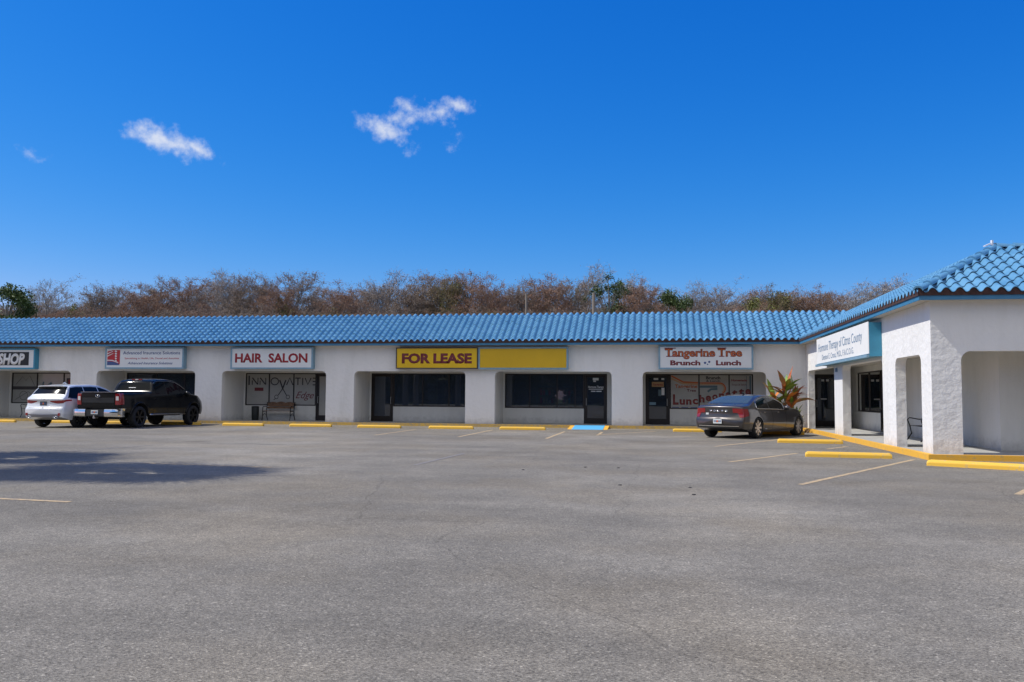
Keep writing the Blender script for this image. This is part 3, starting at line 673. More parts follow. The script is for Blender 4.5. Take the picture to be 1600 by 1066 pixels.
# things seen faintly through the glass
cu_ = MB()
for i in range(26):
    x = -10.1+i*.07; cu_.box(x, x+.055, YR+.42+(i % 2)*.03, YR+.45+(i % 2)*.03, .2, 2.5)
cur = bpart(cu_, 'curtain', MAT['blind'])
bk = MB(); bk.box(-5.6, -4.0, YR+2.2, YR+2.5, .1, 1.75, 0)
for j in range(4):
    for i in range(11):
        if random.random() < .8: bk.box(-5.5+i*.135, -5.5+i*.135+.09, YR+2.12, YR+2.2, .25+j*.38, .25+j*.38+random.uniform(.15, .28), 1+random.randrange(3))
so = bk.build('bookshelf', [MAT['wood'], MAT['red2'], MAT['tan'], MAT['teal']])
tag(so, 'brown wooden bookshelf seen through the dark window under the plain yellow sign', 'bookshelf')
bl = MB()
for z in (2.05, 1.95, 1.4): bl.box(-25.6, -22.8, YR+.20, YR+.22, z, z+.08)
bl.box(-25.5, -24.3, YR+.2, YR+.24, 1.9, 2.28); bl.box(-24.1, -22.8, YR+.2, YR+.24, 1.5, 2.1)
bpart(bl, 'window_blind', MAT['inwall'])

# ================================================================= SIGNS
def sign(name, x0, x1, z0, z1, face, label, lines=(), frame=None, dep=.28, bw=.06):
    r = empty(name, ((x0+x1)/2, YF, z0), label=label, cat='sign')
    cx = (x0+x1)/2; w = x1-x0; h = z1-z0
    f = MB(); f.box(-w/2, w/2, -dep, -.003, 0, h); f.build('frame', frame or MAT['sign_frame'], r)
    # raised rim and inset face
    rim = MB()
    rim.box(-w/2-.01, w/2+.01, -dep-.025, -dep-.001, -.01, bw); rim.box(-w/2-.01, w/2+.01, -dep-.025, -dep-.001, h-bw, h+.01)
    rim.box(-w/2-.01, -w/2+bw, -dep-.025, -dep-.001, bw, h-bw); rim.box(w/2-bw, w/2+.01, -dep-.025, -dep-.001, bw, h-bw)
    rim.build('rim', frame or MAT['sign_frame'], r)
    p = MB(); p.box(-w/2+bw+.001, w/2-bw-.001, -dep-.012, -dep-.001, bw+.001, h-bw-.001); p.build('panel', face, r)
    return r, -dep-.0125
def ST(r, y, body, h, x, z, mat, w=None, bold=0., shear=0., dep=.004, align='CENTER', dy=0.):
    return text(body, h, (x, y-dy, z), mat, r, FRONT, bold, shear, w, dep, 'lettering', align)
s, y = sign('shop_sign', -32.95, -28.89, 2.46, 3.42, MAT['panel_white'], 'white box sign with white SHOP letters on a black band, at the left edge', frame=MAT['sign_blue'])
p = MB(); p.box(-1.7, 1.72, y-.006, y-.001, .17, .80); p.build('lettering_band', MAT['black'], s); ST(s, y, 'PROSHOP', .50, .28, .23, MAT['white'], 2.45, .05, .18, dy=.008)
s, y = sign('insurance_sign', -25.23, -21.31, 2.48, 3.46, MAT['panel_white'], 'white insurance office sign with red and navy logo square', )
p = MB(); p.box(-1.86, -1.22, y-.004, y-.001, .20, .86); p.build('logo', MAT['red2'], s)
lg = MB(); lg.poly_prism([(-1.86, .16), (-1.22, .16), (-1.30, .24), (-1.55, .32), (-1.86, .34)], lambda u, z, d: (u, d, z), y-.008, y-.005); lg.build('logo', MAT['navy'], s)
lg = MB(); lg.poly_prism([(-1.86, .37), (-1.6, .36), (-1.30, .26), (-1.28, .29), (-1.58, .40), (-1.86, .41)], lambda u, z, d: (u, d, z), y-.012, y-.009)
for a_ in ((-1.86, .80, -1.62, .84), (-1.86, .66, -1.56, .80), (-1.86, .55, -1.55, .70)):
    lg.poly_prism([(a_[0], a_[1]), (a_[0], a_[1]+.05), (a_[2], a_[3]+.02), (a_[2], a_[3])], lambda u, z, d: (u, d, z), y-.012, y-.009)
for i in range(5): lg.poly_prism([(-1.50+.01*i, .80-.11*i), (-1.44, .85-.11*i), (-1.36, .80-.11*i), (-1.42, .75-.11*i)], lambda u, z, d: (u, d, z), y-.012, y-.009)
lg.build('logo', MAT['white'], s)
ST(s, y, 'Advanced Insurance Solutions', .15, .36, .66, MAT['navy'], 2.85, .008); ST(s, y, 'Specializing in Health, Life, Dental and Annuities', .085, .38, .44, MAT['red2'], 2.72, .004)
ST(s, y, 'Advanced Insurance Solutions', .12, .30, .20, MAT['navy'], 2.25, .01, .35)
s, y = sign('hair_salon_sign', -18.99, -15.09, 2.48, 3.45, MAT['panel_white'], 'white sign with dark red HAIR SALON letters')
ST(s, y, 'HAIR  SALON', .40, -.02, .30, MAT['red'], 3.45, .035)
s, y = sign('lease_sign', -11.24, -7.60, 2.50, 3.41, MAT['panel_yellow'], 'yellow sign with dark red FOR LEASE letters', frame=MAT['charcoal'], bw=.035)
ST(s, y, 'FOR LEASE', .41, 0, .25, MAT['maroon'], 3.12, .050)
s, y = sign('blank_sign', -7.57, -3.71, 2.48, 3.42, MAT['panel_yellow2'], 'plain amber yellow sign with no writing', dep=.26)
s, y = sign('restaurant_sign', .08, 3.88, 2.49, 3.47, MAT['panel_white'], 'white restaurant sign reading Tangerine Tree Brunch Lunch in orange and maroon')
def serif_word(r, y, body, h, x, z, w, m_out, m_in):
    ST(r, y, body, h, x, z, m_out, w, .042, dy=0.); 
    if m_in: ST(r, y, body, h, x, z, m_in, w*.98, .004, dy=.006)
serif_word(s, y, 'Tangerine', .33, -.63, .53, 2.05, MAT['maroon'], MAT['orange']); serif_word(s, y, 'Tree', .33, .98, .53, .98, MAT['maroon'], MAT['orange'])
sf_ = MB()
for (x0, x1, z) in ((-1.66, -1.20, .855), (-1.60, -1.30, .515), (.46, .84, .855), (.54, .76, .515)): note(s, MAT['maroon'], x0, x1, y-.012, y-.004, z, z+.03, name='lettering')
for (x0, x1) in ((-1.13, -.98), (-.02, .12), (.13, .26), (1.0, 1.12)): note(s, MAT['maroon'], x0, x1, y-.012, y-.004, .515, .54, name='lettering')
serif_word(s, y, 'Brunch', .20, -.82, .17, 1.22, MAT['maroon'], None); serif_word(s, y, 'Lunch', .20, .92, .17, 1.0, MAT['maroon'], None)
sf_ = MB()
for (cx_, cz_, m__) in ((-.02, .26, .05), (.15, .30, .045), (.08, .20, .03)): sf_ = MB(); sf_.poly_prism([(cx_+m__*math.cos(t*PI/4), cz_+m__*math.sin(t*PI/4)) for t in range(8)], lambda u, z, d: (u, d, z), y-.006, y-.001); sf_.build('lettering', MAT['navy'], s)
# wing sign, faces west
s = empty('clinic_sign', (XW, 28.6, 2.48), label='long white hormone clinic sign on the sunlit wing wall, deep blue sides', cat='sign')
f = MB(); f.box(-.33, -.003, -3.95, 3.75, 0, .92); f.build('frame', MAT['sign_blue'], s)
f = MB(); f.box(-.345, -.331, -3.95, 3.75, .07, .94); f.build('panel', MAT['panel_ivory'], s)
rimo = MB(); rimo.box(-.40, -.333, -3.96, 3.76, -.03, .045); rimo.build('rim', MAT['sign_frame'], s)
text('Hormone Therapy of Citrus County', .30, (-.346, .10, .47), MAT['steelblue'], s, WEST, .0, 0, 6.6, .003)
text('Denton E. Cross, M.D., F.A.C.O.G.', .19, (-.346, .30, .17), MAT['steelblue'], s, WEST, .0, 0, 4.9, .003)
# small things on the wing wall
bxo = MB(); bxo.box(-.06, -.002, -.06, .06, 0, .13); b_ = bxo.build('alarm_bell', MAT['steelblue']); b_.location = (XW, 30.6, 2.22)
tag(b_, 'small blue box high on the first wing column under the clinic sign', 'alarm bell')
fx = empty('roof_fixture', (EX+RUN-.15, EF+RUN-.1, zt+.06), .3, label='small white fixture on the peak of the blue hip roof', cat='roof light')
f = MB(); f.box(-.22, .02, -.05, .05, .02, .06, T=Matrix.Rotation(R(-22), 4, 'Y')); f.box(.03, .09, -.03, .03, -.05, .16); f.build('lamp_head', M('white_plastic', (.8, .8, .82), .4), fx)
fx.scale = (.75, .75, .75)
f = MB(); f.tube([(.05, 0, -.08), (.05, 0, .05), (.2, 0, .06)], .02, 8); f.build('bracket', MAT['steel'], fx)

# ================================================================= WHEEL STOPS
def stop_mesh(mat, w=1.83):
    b = MB(); pr2 = [(-.085, 0), (-.085, .07), (-.055, .12), (.055, .12), (.085, .07), (.085, 0)]
    secs = []
    for x, s_ in ((-w/2, .0), (-w/2+.05, 1), (w/2-.05, 1), (w/2, .0)):
        secs.append([(x, y_*(1 if s_ else .96), z_*(1 if s_ else .72)) for y_, z_ in pr2])
    b.grid(secs); b.v and b.f.append(tuple(range(6))); b.m.append(0); n = len(b.v); b.f.append(tuple(range(n-6, n))); b.m.append(0)
    o = b.build('wheel_stop', mat); bm = bmesh.new(); bm.from_mesh(o.data); bmesh.ops.bevel(bm, geom=bm.edges[:], offset=.008, segments=1, affect='EDGES'); bm.to_mesh(o.data); bm.free()
    return o
stp = None
YS = worn_paint('yellow_block_paint', (.83, .50, .06), .34, .45, (.40, .36, .28), 7.)
for x, y, rz, lab in [(-29.4, 34.9, 0, 'yellow parking block at the left edge, beyond the white SUV'),
                      (-26.35, 34.9, 0, 'yellow parking block under the white SUV'),
                      (-23.3, 34.9, 0, 'yellow parking block seen between the white SUV and the black pickup'),
                      (-20.3, 34.7, 0, 'yellow parking block under the black pickup'),
                      (-17.25, 34.35, 0, 'yellow parking block in front of the black trash bin'),
                      (-14.22, 34.3, 0, 'yellow parking block in front of the salon door'),
                      (-11.15, 34.0, 0, 'yellow parking block below the FOR LEASE sign'),
                      (-8.15, 34.0, 0, 'yellow parking block straddling the pillar between the two yellow signs'),
                      (-5.25, 34.0, 0, 'yellow parking block just left of the blue ramp'),
                      (1.52, 34.1, 0, 'yellow parking block left of the grey sedan'),
                      (4.35, 32.9, -4, 'yellow parking block behind the grey sedan by the red-leaved plant'),
                      (4.45, 26.8, -6, 'yellow parking block just right of the grey sedan'),
                      (4.25, 20.65, -6, 'yellow parking block in front of the narrow wing arch'),
                      (6.15, 18.2, -31, 'yellow parking block slanting in front of the wing corner')]:
    if stp is None: stp = stop_mesh(YS); o = stp
    else: o = stp.copy(); COL.objects.link(o)
    o.location = (x, y, .004); o.rotation_euler = (0, 0, R(rz)); tag(o, lab, 'parking block', 'yellow wheel stops along the kerb')
# ================================================================= VEHICLES
def sm_(xs, ys, w=.10):
    g_ = np.linspace(xs[0]-.6, xs[-1]+.6, 900); v = np.interp(g_, xs, ys); k = max(1, int(w/(g_[1]-g_[0])))
    ker = np.hanning(2*k+1); ker /= ker.sum(); vp = np.pad(v, k, mode='edge'); v2 = np.convolve(vp, ker, 'valid')
    return lambda y: float(np.interp(y, g_, v2))
def sstep(t): t = max(0., min(1., t)); return t*t*(3-2*t)
class Car:
    # local space: +Y forward, origin on the ground under the middle of the rear axle
    def __init__(c, P):
        c.P = P; c.top = sm_(*zip(*P['top']), w=P.get('topw', .10)); c.zb = sm_(*zip(*P['bottom']), w=.08); c.plan = sm_(*zip(*P['plan']), w=.2)
        c.belt = sm_(*zip(*P['belt']), w=.2); c.crown = sm_(*zip(*P['crown']), w=.12); c.prof = sm_(*zip(*P['prof']), w=.05)
        c.Rr = sm_(*zip(*P['rear']), w=.03); c.Rf = sm_(*zip(*P['front']), w=.06); c.y0, c.y1 = P['y']; c.tum = P['tumble']; c.rr = P.get('round', .07)
    def shrink(c, y):
        e = min(y-c.y0, c.y1-y); r = c.rr
        return 0 if e >= r else r*(1-math.sqrt(max(0, 1-(1-max(e, 0)/r)**2)))
    def W(c, y, z):
        b = c.belt(y); w = c.plan(y)*c.prof(min(z, b)/b)
        if z > b: w -= (z-b)*c.tum*(1+.25*(z-b))
        return w-c.shrink(y)
    def edge(c, y): return c.top(y)-c.crown(y)-c.shrink(y)*.6
    def warp(c, x, y, z):
        kr = 1-sstep((y-c.y0)/.75); kf = 1-sstep((c.y1-y)/.9); P = c.P
        return Vector((x, y+kr*(c.Rr(z)+P['cr']*x*x)-kf*(c.Rf(z)+P['cf']*x*x), z))
    def S(c, y, v):
        ze = c.edge(y); zb = c.zb(y)+c.shrink(y)*.5
        if v <= 1: z = zb+(ze-zb)*v; x = c.W(y, z)
        else:
            t = (v-1)*PI/2; we = c.W(y, ze); p = .62
            x = we*math.cos(t)**p if v < 2 else 0.; z = ze+(c.top(y)-c.shrink(y)*.6-ze)*math.sin(t)**p if v > 1 else ze
        return x, z
    def side(c, y, z, off=0., sg=1):
        x = c.W(y, z); e = .02
        nx = Vector((1, -(c.W(y+e, z)-c.W(y-e, z))/(2*e), -(c.W(y, z+e)-c.W(y, z-e))/(2*e))).normalized()
        p = c.warp(x, y, z)+nx*off; p.x *= sg; return p
    def topp(c, y, u, off=0.):
        def f(y, u):
            ze = c.edge(y); we = c.W(y, ze); a_ = min(.9999, abs(u))
            t = math.acos(a_**(1/.62)); z = ze+(c.top(y)-c.shrink(y)*.6-ze)*math.sin(t)**.62
            return c.warp(we*u, y, z)
        p = f(y, u); a_ = f(y+.01, u)-f(y-.01, u); b = f(y, min(.99, u+.01))-f(y, max(-.99, u-.01)); n = b.cross(a_)
        if n.z < 0: n = -n
        return p+n.normalized()*off
    def rear(c, x, z, off=0.):
        p = c.warp(x, c.y0, z); e = .02
        n = (c.warp(x+e, c.y0, z)-c.warp(x-e, c.y0, z)).cross(c.warp(x, c.y0, z+e)-c.warp(x, c.y0, z-e))
        if n.y > 0: n = -n
        return p+n.normalized()*off
    def body(c, mat, parent, wheels, wr, cut=None):
        ys = [c.y0+e for e in (0, .008, .02, .04, .07)]; y = c.y0+.10
        while y < c.y1-.10: ys.append(y); y += .045
        ys += [c.y1-e for e in (.09, .06, .03, .015, 0)]
        vs_ = [i/16 for i in range(17)]+[1+i/12 for i in range(1, 13)]
        b = MB(); rings = []
        for y in ys:
            r = [c.S(y, v) for v in vs_]; half = [(x, z) for x, z in r]
            full = half+[(-x, z) for x, z in half[-2::-1]]
            rings.append([c.warp(x, y, z) for x, z in full])
        nn = len(rings[0])
        for r in rings: b.v += [tuple(p) for p in r]
        for i in range(len(rings)-1):
            for j in range(nn):
                k = (j+1) % nn; b.f.append((i*nn+j, i*nn+k, (i+1)*nn+k, (i+1)*nn+j)); b.m.append(0)
        for end, yy in ((0, c.y0), (len(rings)-1, c.y1)):
            base = end*nn; prev = list(range(base, base+nn)); cz = .5*(c.zb(yy)+c.top(yy))
            r2 = [c.S(yy, v) for v in vs_]; full = [(x, z) for x, z in r2]+[(-x, z) for x, z in r2[-2::-1]]
            for t in (.93, .82, .68, .52, .36, .2, .08):
                cur = []
                for x, z in full: b.v.append(tuple(c.warp(x*t, yy, cz+(z-cz)*t))); cur.append(len(b.v)-1)
                for j in range(nn):
                    k = (j+1) % nn; b.f.append((prev[j], prev[k], cur[k], cur[j])); b.m.append(0)
                prev = cur
            b.f.append(tuple(prev)); b.m.append(0)
        o = b.build('body', [mat, MAT['arch']])
        cut_ = MB()
        for wy_ in wheels:
            for sg in (-1, 1):
                w0 = c.plan(wy_)-.30; x0, x1 = sorted((sg*w0, sg*(c.plan(wy_)+.2))); n0 = len(cut_.v)
                for x in (x0, x1):
                    for i in range(40): t = 2*PI*i/40; cut_.v.append((x, wy_+wr*math.cos(t), wr*.90+wr*math.sin(t)))
                for i in range(40):
                    j = (i+1) % 40; cut_.f.append((n0+i, n0+j, n0+40+j, n0+40+i)); cut_.m.append(1)
                cut_.f.append(tuple(range(n0, n0+40))); cut_.m.append(1); cut_.f.append(tuple(range(n0+79, n0+39, -1))); cut_.m.append(1)
        if cut: cut_.box(*cut, mi=1)
        co = cut_.build('cutter', [mat, MAT['arch']])
        md = o.modifiers.new('b', 'BOOLEAN'); md.object = co; md.operation = 'DIFFERENCE'; md.solver = 'EXACT'
        dg = bpy.context.evaluated_depsgraph_get(); me = bpy.data.meshes.new_from_object(o.evaluated_get(dg)); me.name = 'body'
        o.modifiers.clear(); o.data = me; bpy.data.objects.remove(co, do_unlink=True)
        me.polygons.foreach_set('use_smooth', [True]*len(me.polygons)); me.set_sharp_from_angle(angle=R(38)); o.parent = parent
        return o
    def sidepatch(c, name, mat, parent, y0, y1, zl, zu, sg, off=.004, n=26, m=5):
        b = MB(); rows = []
        for i in range(n+1):
            y = y0+(y1-y0)*i/n; a_ = zl(y); d = max(zu(y), a_+.002); rows.append([c.side(y, a_+(d-a_)*j/m, off, sg) for j in range(m+1)])
        b.grid(rows); return b.build(name, mat, parent, smooth=True)
    def sideline(c, name, mat, parent, pts2, r, sg, off=.004, closed=False, n=5):
        b = MB(); b.tube([c.side(y, z, off, sg) for y, z in pts2], r, n, closed=closed); return b.build(name, mat, parent, smooth=True)
    def toppatch(c, name, mat, parent, ya, yb, ua=.88, ub=.88, off=.004, n=12, m=14):
        b = MB(); b.grid([[c.topp(ya+(yb-ya)*i/n, (ua+(ub-ua)*i/n)*(2*j/m-1), off) for j in range(m+1)] for i in range(n+1)]); return b.build(name, mat, parent, smooth=True)
    def rearpatch(c, name, mat, parent, x0, x1, zl, zu, off=.004, n=14, m=5, thick=0):
        b = MB(); G_ = []
        for i in range(n+1):
            x = x0+(x1-x0)*i/n; G_.append([c.rear(x, zl(x)+(zu(x)-zl(x))*j/m, off) for j in range(m+1)])
        b.grid(G_); return b.build(name, mat, parent, smooth=True)
def wheel(parent, x, y, r, w, kind, rimm, sg):
    hub = MB(); hub.tube([(-sg*w*.4, 0, 0), (sg*w*.05, 0, 0)], r*.62, 28)
    o = hub.build('wheel', MAT['arch']); o.location = (x, y, r); o.parent = parent
    t = MB(); prof = [(-.5, .68), (-.5, .90), (-.44, .965), (-.36, .99), (-.2, 1.0), (.2, 1.0), (.36, .99), (.44, .965), (.5, .90), (.5, .72 if kind != 'truck' else .68), (.42, .70 if kind != 'truck' else .655)]
    rows = []
    for i in range(41):
        a_ = 2*PI*i/40; rows.append([(sg*p*w, r*q*math.cos(a_), r*q*math.sin(a_)) for p, q in prof])
    t.grid(rows); t.build('tyre', MAT['rubber'], o, smooth=True)
    m = MB(); ro = r*(.67 if kind == 'truck' else .76); ri = ro*.93
    rows = []
    for i in range(41):
        a_ = 2*PI*i/40; rows.append([(sg*q*w, p*math.cos(a_), p*math.sin(a_)) for p, q in ((ro, .44), (ro*.97, .47), (ri, .42), (ri, .1))])
    m.grid(rows)
    m.tube([(sg*w*.2, 0, 0), (sg*w*.40, 0, 0)], r*.16, 14)
    ns = {'fan': 8, 'five': 10, 'truck': 6}[kind]
    for i in range(ns):
        a_ = 2*PI*i/ns; ca, sa = math.cos(a_), math.sin(a_)
        w0, w1 = {'fan': (r*.10, r*.16), 'five': (r*.05, r*.07), 'truck': (r*.10, r*.15)}[kind]
        P = []
        for rad, ww_, dx in ((r*.10, w0, .38), (ri*1.01, w1, .43)):
            for s2 in (-1, 1):
                for dd in (dx, dx-.14):
                    P.append((sg*w*dd, rad*ca-s2*ww_*sa*.62, rad*sa+s2*ww_*ca*.62))
        n0 = len(m.v); m.v += P
        for f in ((0, 2, 6, 4), (1, 5, 7, 3), (0, 4, 5, 1), (2, 3, 7, 6), (0, 1, 3, 2), (4, 6, 7, 5)): m.f.append(tuple(n0+i_ for i_ in f)); m.m.append(0)
    m.build('rim', rimm, o, auto=35)
    return o
def wheels4(parent, tr, L_, r, w, kind, rimm):
    for y in (0, L_):
        for sg in (1, -1): wheel(parent, sg*(tr-w/2), y, r, w, kind, rimm, sg)
def boxpart(name, mat, parent, *bx, bev=.01):
    b = MB()
    for q in bx: b.box(*q)
    o = b.build(name, mat, parent)
    if bev:
        bm = bmesh.new(); bm.from_mesh(o.data); bmesh.ops.bevel(bm, geom=bm.edges[:], offset=bev, segments=2, affect='EDGES'); bm.to_mesh(o.data); bm.free()
    return o
def mirror_part(c, parent, mat, y, z, wx=.22, hz=.15):
    for sg in (1, -1):
        p = c.side(y, z, 0, sg); b = MB()
        rows = []
        for i in range(9):
            t = PI*i/8; s_ = math.sin(t)**.7
            rows.append([(p.x+sg*(.05+wx*(1-math.cos(t))/2), p.y+.07*s_*math.cos(a_)-.02, p.z+.03+hz/2*s_*math.sin(a_)) for a_ in [2*PI*k/12 for k in range(13)]])
        b.grid(rows); b.tube([(p.x-sg*.02, p.y, p.z), (p.x+sg*.09, p.y, p.z+.02)], .022, 6); b.build('side_mirror', mat, parent, smooth=True)
def plate(parent, p, mat, w=.305, h=.15, tilt=0.):
    o = MB(); o.box(-w/2, w/2, -.008, 0, -h/2, h/2); o.box(-w*.10, w*.10, -.011, -.0085, -h*.22, h*.2, 1); 
    for i in (-.40, -.28, -.17, .13, .24, .35): o.box(i*w, i*w+w*.07, -.011, -.0085, -h*.2, h*.2, 2)
    ob = o.build('licence_plate', [mat, MAT['orange'], MAT['navy']], parent); ob.location = p; ob.rotation_euler = (tilt, 0, 0); return ob

MAT['arch'] = M('wheel_well_black', (.008, .008, .008), .9)
MAT['rubber'] = M('tyre_rubber', (.018, .018, .018), .85, bump=.3, bscale=60)
MAT['carglass'] = M('tinted_car_glass', (.006, .008, .010), .04, spec=.14)
MAT['carglass_blue'] = M('sky_tinted_rear_glass', (.05, .075, .085), .04, spec=.5)
MAT['chrome'] = M('chrome', (.75, .75, .76), .10, 1.)
MAT['blackplastic'] = M('black_plastic', (.018, .018, .018), .5)
MAT['taillight'] = M('tail_light_lens', (.25, .006, .010), .12, coat=1.)
MAT['clearlens'] = M('reverse_light_lens', (.7, .68, .66), .12, coat=1.)
MAT['platew'] = M('plate_white', (.62, .66, .66), .4)
MAT['plated'] = M('plate_dark', (.06, .08, .07), .4)
GREY = M('grey_brown_car_paint', (.060, .053, .052), .30, .55, coat=1.)
BLACK = M('black_car_paint', (.006, .007, .008), .18, 0, coat=.12, spec=.25)
PEARL = M('pearl_white_car_paint', (.72, .74, .76), .3, .05, coat=1.)
MAT['rimdark'] = M('black_rim', (.015, .015, .016), .35, .4)
MAT['rimtwo'] = M('machined_alloy_rim', (.62, .56, .50), .30, .6)
MAT['rimsil'] = M('silver_rim', (.42, .42, .43), .3, .9)

# ---- grey sedan
P = dict(y=(-1.02, 3.94), tumble=.50, round=.06, cr=.13, cf=.30, topw=.13,
    top=[(-1.02, 1.02), (-.95, 1.075), (-.70, 1.10), (-.42, 1.13), (-.1, 1.25), (.3, 1.385), (.7, 1.44), (1.1, 1.45), (1.5, 1.425), (1.9, 1.28), (2.3, 1.09), (2.5, 1.03), (3.2, .95), (3.7, .85), (3.94, .70)],
    bottom=[(-1.02, .33), (-.7, .26), (-.3, .20), (2.9, .20), (3.6, .20), (3.94, .26)],
    plan=[(-1.02, .87), (-.6, .925), (0, .94), (1.5, .93), (3.0, .94), (3.6, .89), (3.94, .80)],
    belt=[(-1.02, .97), (0, .96), (2, .92), (3.2, .86), (3.94, .66)], crown=[(-1.02, .05), (-.6, .07), (-.3, .09), (.5, .10), (1.5, .10), (2.2, .08), (2.6, .06), (3.94, .06)],
    prof=[(0, .86), (.22, .93), (.30, .955), (.55, 1.0), (.72, .995), (.86, .985), (1, .95)],
    rear=[(.2, .12), (.33, .04), (.46, 0.), (.62, .01), (.68, .05), (.80, .075), (1.0, .05), (1.06, .02)], front=[(.2, .08), (.45, 0), (.7, .05), (.85, .15)])
sed = Car(P)
car = empty('sedan', (2.50, 29.9, .004), R(-33), label='dark grey four-door sedan parked by the restaurant window', cat='car')
sed.body(GREY, car, (0, 3.06), .375)
for sg in (1, -1):
    zu = lambda y: min(sed.edge(y)-.015, sed.edge(y)-.015)
    lo = lambda y: sed.belt(y)+.025
    W0, W1, W2, W3 = -.02, .86, .93, 2.02
    rearw = sed.sidepatch('side_window', MAT['carglass'], car, W0, W1, lo, lambda y: min(zu(y), lo(y)+.02+1.6*max(0, y-W0)**.62), sg)
    sed.sidepatch('side_window', MAT['carglass'], car, W2, W3, lo, zu, sg)
    top_ = [(W0+(W3-W0)*i/30, min(zu(W0+(W3-W0)*i/30)+.008, lo(0)+.02+1.6*max(0, (W3-W0)*i/30)**.62)) for i in range(31)]
    bot_ = [(W3-(W3-W0)*i/14, lo(W3-(W3-W0)*i/14)-.012) for i in range(15)]
    sed.sideline('window_trim', MAT['chrome'], car, top_+bot_, .011, sg, closed=True)
    for yy in (.90,): sed.sidepatch('door_pillar', MAT['blackplastic'], car, W1, W2, lo, zu, sg, n=2)
    for yy, z1 in ((.96, .94), (2.02, .93)): sed.sideline('door_gap', MAT['arch'], car, [(yy+(.10 if yy < 1 else .04)*math.sin(z*3), z) for z in np.linspace(.28, z1, 12)], .005, sg, off=-.001)
    sed.sideline('door_gap', MAT['arch'], car, [(.02, .96), (.12, .80), (.36, .62), (.50, .40), (.54, .28)], .005, sg, off=-.001)
    for yy in (.30, 1.30): sed.sideline('door_handle', GREY, car, [(yy, .835), (yy+.08, .845), (yy+.20, .845)], .014, sg, off=.018)
    sed.sideline('sill_trim', MAT['chrome'], car, [(.5+2.1*i/12, .30) for i in range(13)], .008, sg, off=.006)
    # tail light: L shape on the corner plus arm towards the middle
    def cornerlamp(c, zlo, zhi, yin, mat, nm='tail_light', xin=.50, zin=None):
        b = MB(); rows = []
        for i in range(19):
            s_ = i/18
            if s_ < .55:
                z0_, z1_ = zlo(s_), zhi(s_); x = xin+(c.W(c.y0, .9)-xin)*s_/.55
                rows.append([c.rear(x, z0_+(z1_-z0_)*j/5, .008) for j in range(6)])
            else:
                y = c.y0+.003+(yin-.003)*((s_-.55)/.45)**2; z0_, z1_ = zlo(s_), zhi(s_); rows.append([c.side(y, z0_+(z1_-z0_)*j/5, .008) for j in range(6)])
        if sg < 0: rows = [[Vector((-p.x, p.y, p.z)) for p in r_] for r_ in rows]
        b.grid(rows); return b.build(nm, mat, car, smooth=True)
    cornerlamp(sed, lambda s: .84-.15*sstep((s-.30)/.15)+.12*max(0, s-.6), lambda s: .985-.02*s, .30, MAT['taillight'])
sed.toppatch('rear_window', MAT['carglass_blue'], car, -.36, .36, .86, .84)
sed.toppatch('windscreen', MAT['carglass'], car, 1.66, 2.26, .88, .90)
sed.rearpatch('bumper_trim', MAT['chrome'], car, -.72, .72, lambda x: .395, lambda x: .42, .006)
sed.rearpatch('rear_diffuser', MAT['blackplastic'], car, -.70, .70, lambda x: .335, lambda x: .39, .004)
sed.rearpatch('boot_gap', MAT['arch'], car, -.74, .74, lambda x: .645, lambda x: .655, .002)
plate(car, sed.rear(0, .56, .012), MAT['platew'])
for i, ch in enumerate('VOLVO'): text(ch, .065, tuple(sed.rear(-.28+.14*i, .865, .006)), MAT['chrome'], car, FRONT, .03, 0, .085, .006)
q_ = MB(); q_.box(-.05, .05, -.004, 0, -.03, .03); st2 = q_.build('sticker', MAT['platew'], car); st2.location = sed.rear(-.42, .80, .008)
q_ = MB(); q_.tube([(0, .82, 1.44), (0, .72, 1.49), (0, .62, 1.475)], [.03, .022, .01], 6); q_.build('roof_antenna', BLACK, car, smooth=True)
mirror_part(sed, car, GREY, 1.93, .96)
wheels4(car, .935, 3.06, .348, .245, 'fan', MAT['rimtwo'])

# ---- black pickup
P = dict(y=(-1.16, 4.52), tumble=.30, round=.05, cr=.03, cf=.16, topw=.055,
    top=[(-1.16, 1.33), (-1.10, 1.37), (.70, 1.375), (.80, 1.40), (.98, 1.80), (1.10, 1.895), (1.4, 1.94), (2.0, 1.95), (2.5, 1.90), (2.75, 1.78), (3.25, 1.42), (3.4, 1.35), (4.1, 1.29), (4.4, 1.18), (4.52, 1.02)],
    bottom=[(-1.16, .62), (-.6, .60), (.5, .50), (3.0, .50), (4.0, .48), (4.52, .45)],
    plan=[(-1.16, .97), (-.5, .99), (-.35, 1.01), (.35, 1.01), (.6, .98), (2.6, .98), (3.0, 1.01), (3.9, 1.01), (4.3, .95), (4.52, .86)],
    belt=[(-1.16, 1.28), (3.2, 1.27), (4.52, .98)], crown=[(-1.16, .03), (.7, .035), (1.0, .09), (2.6, .10), (3.3, .07), (4.52, .08)],
    prof=[(0, .93), (.45, .965), (.60, 1.0), (.80, .995), (.92, .985), (1, .965)],
    rear=[(.5, .06), (.68, .03), (.74, 0.02), (.9, .015), (1.2, .0), (1.3, .0)], front=[(.4, .06), (.7, 0), (1.0, .04), (1.15, .10)])
tk = Car(P)
car = empty('pickup_truck', (-20.96, 31.2, .004), R(-4.0), label='black pickup truck with chrome rear bumper corners and red tail lights', cat='truck')
tk.body(BLACK, car, (0, 3.55), .50)
boxpart('bed_cover', MAT['blackplastic'], car, (-.83, .83, -1.06, .68, 1.345, 1.392), bev=.012)
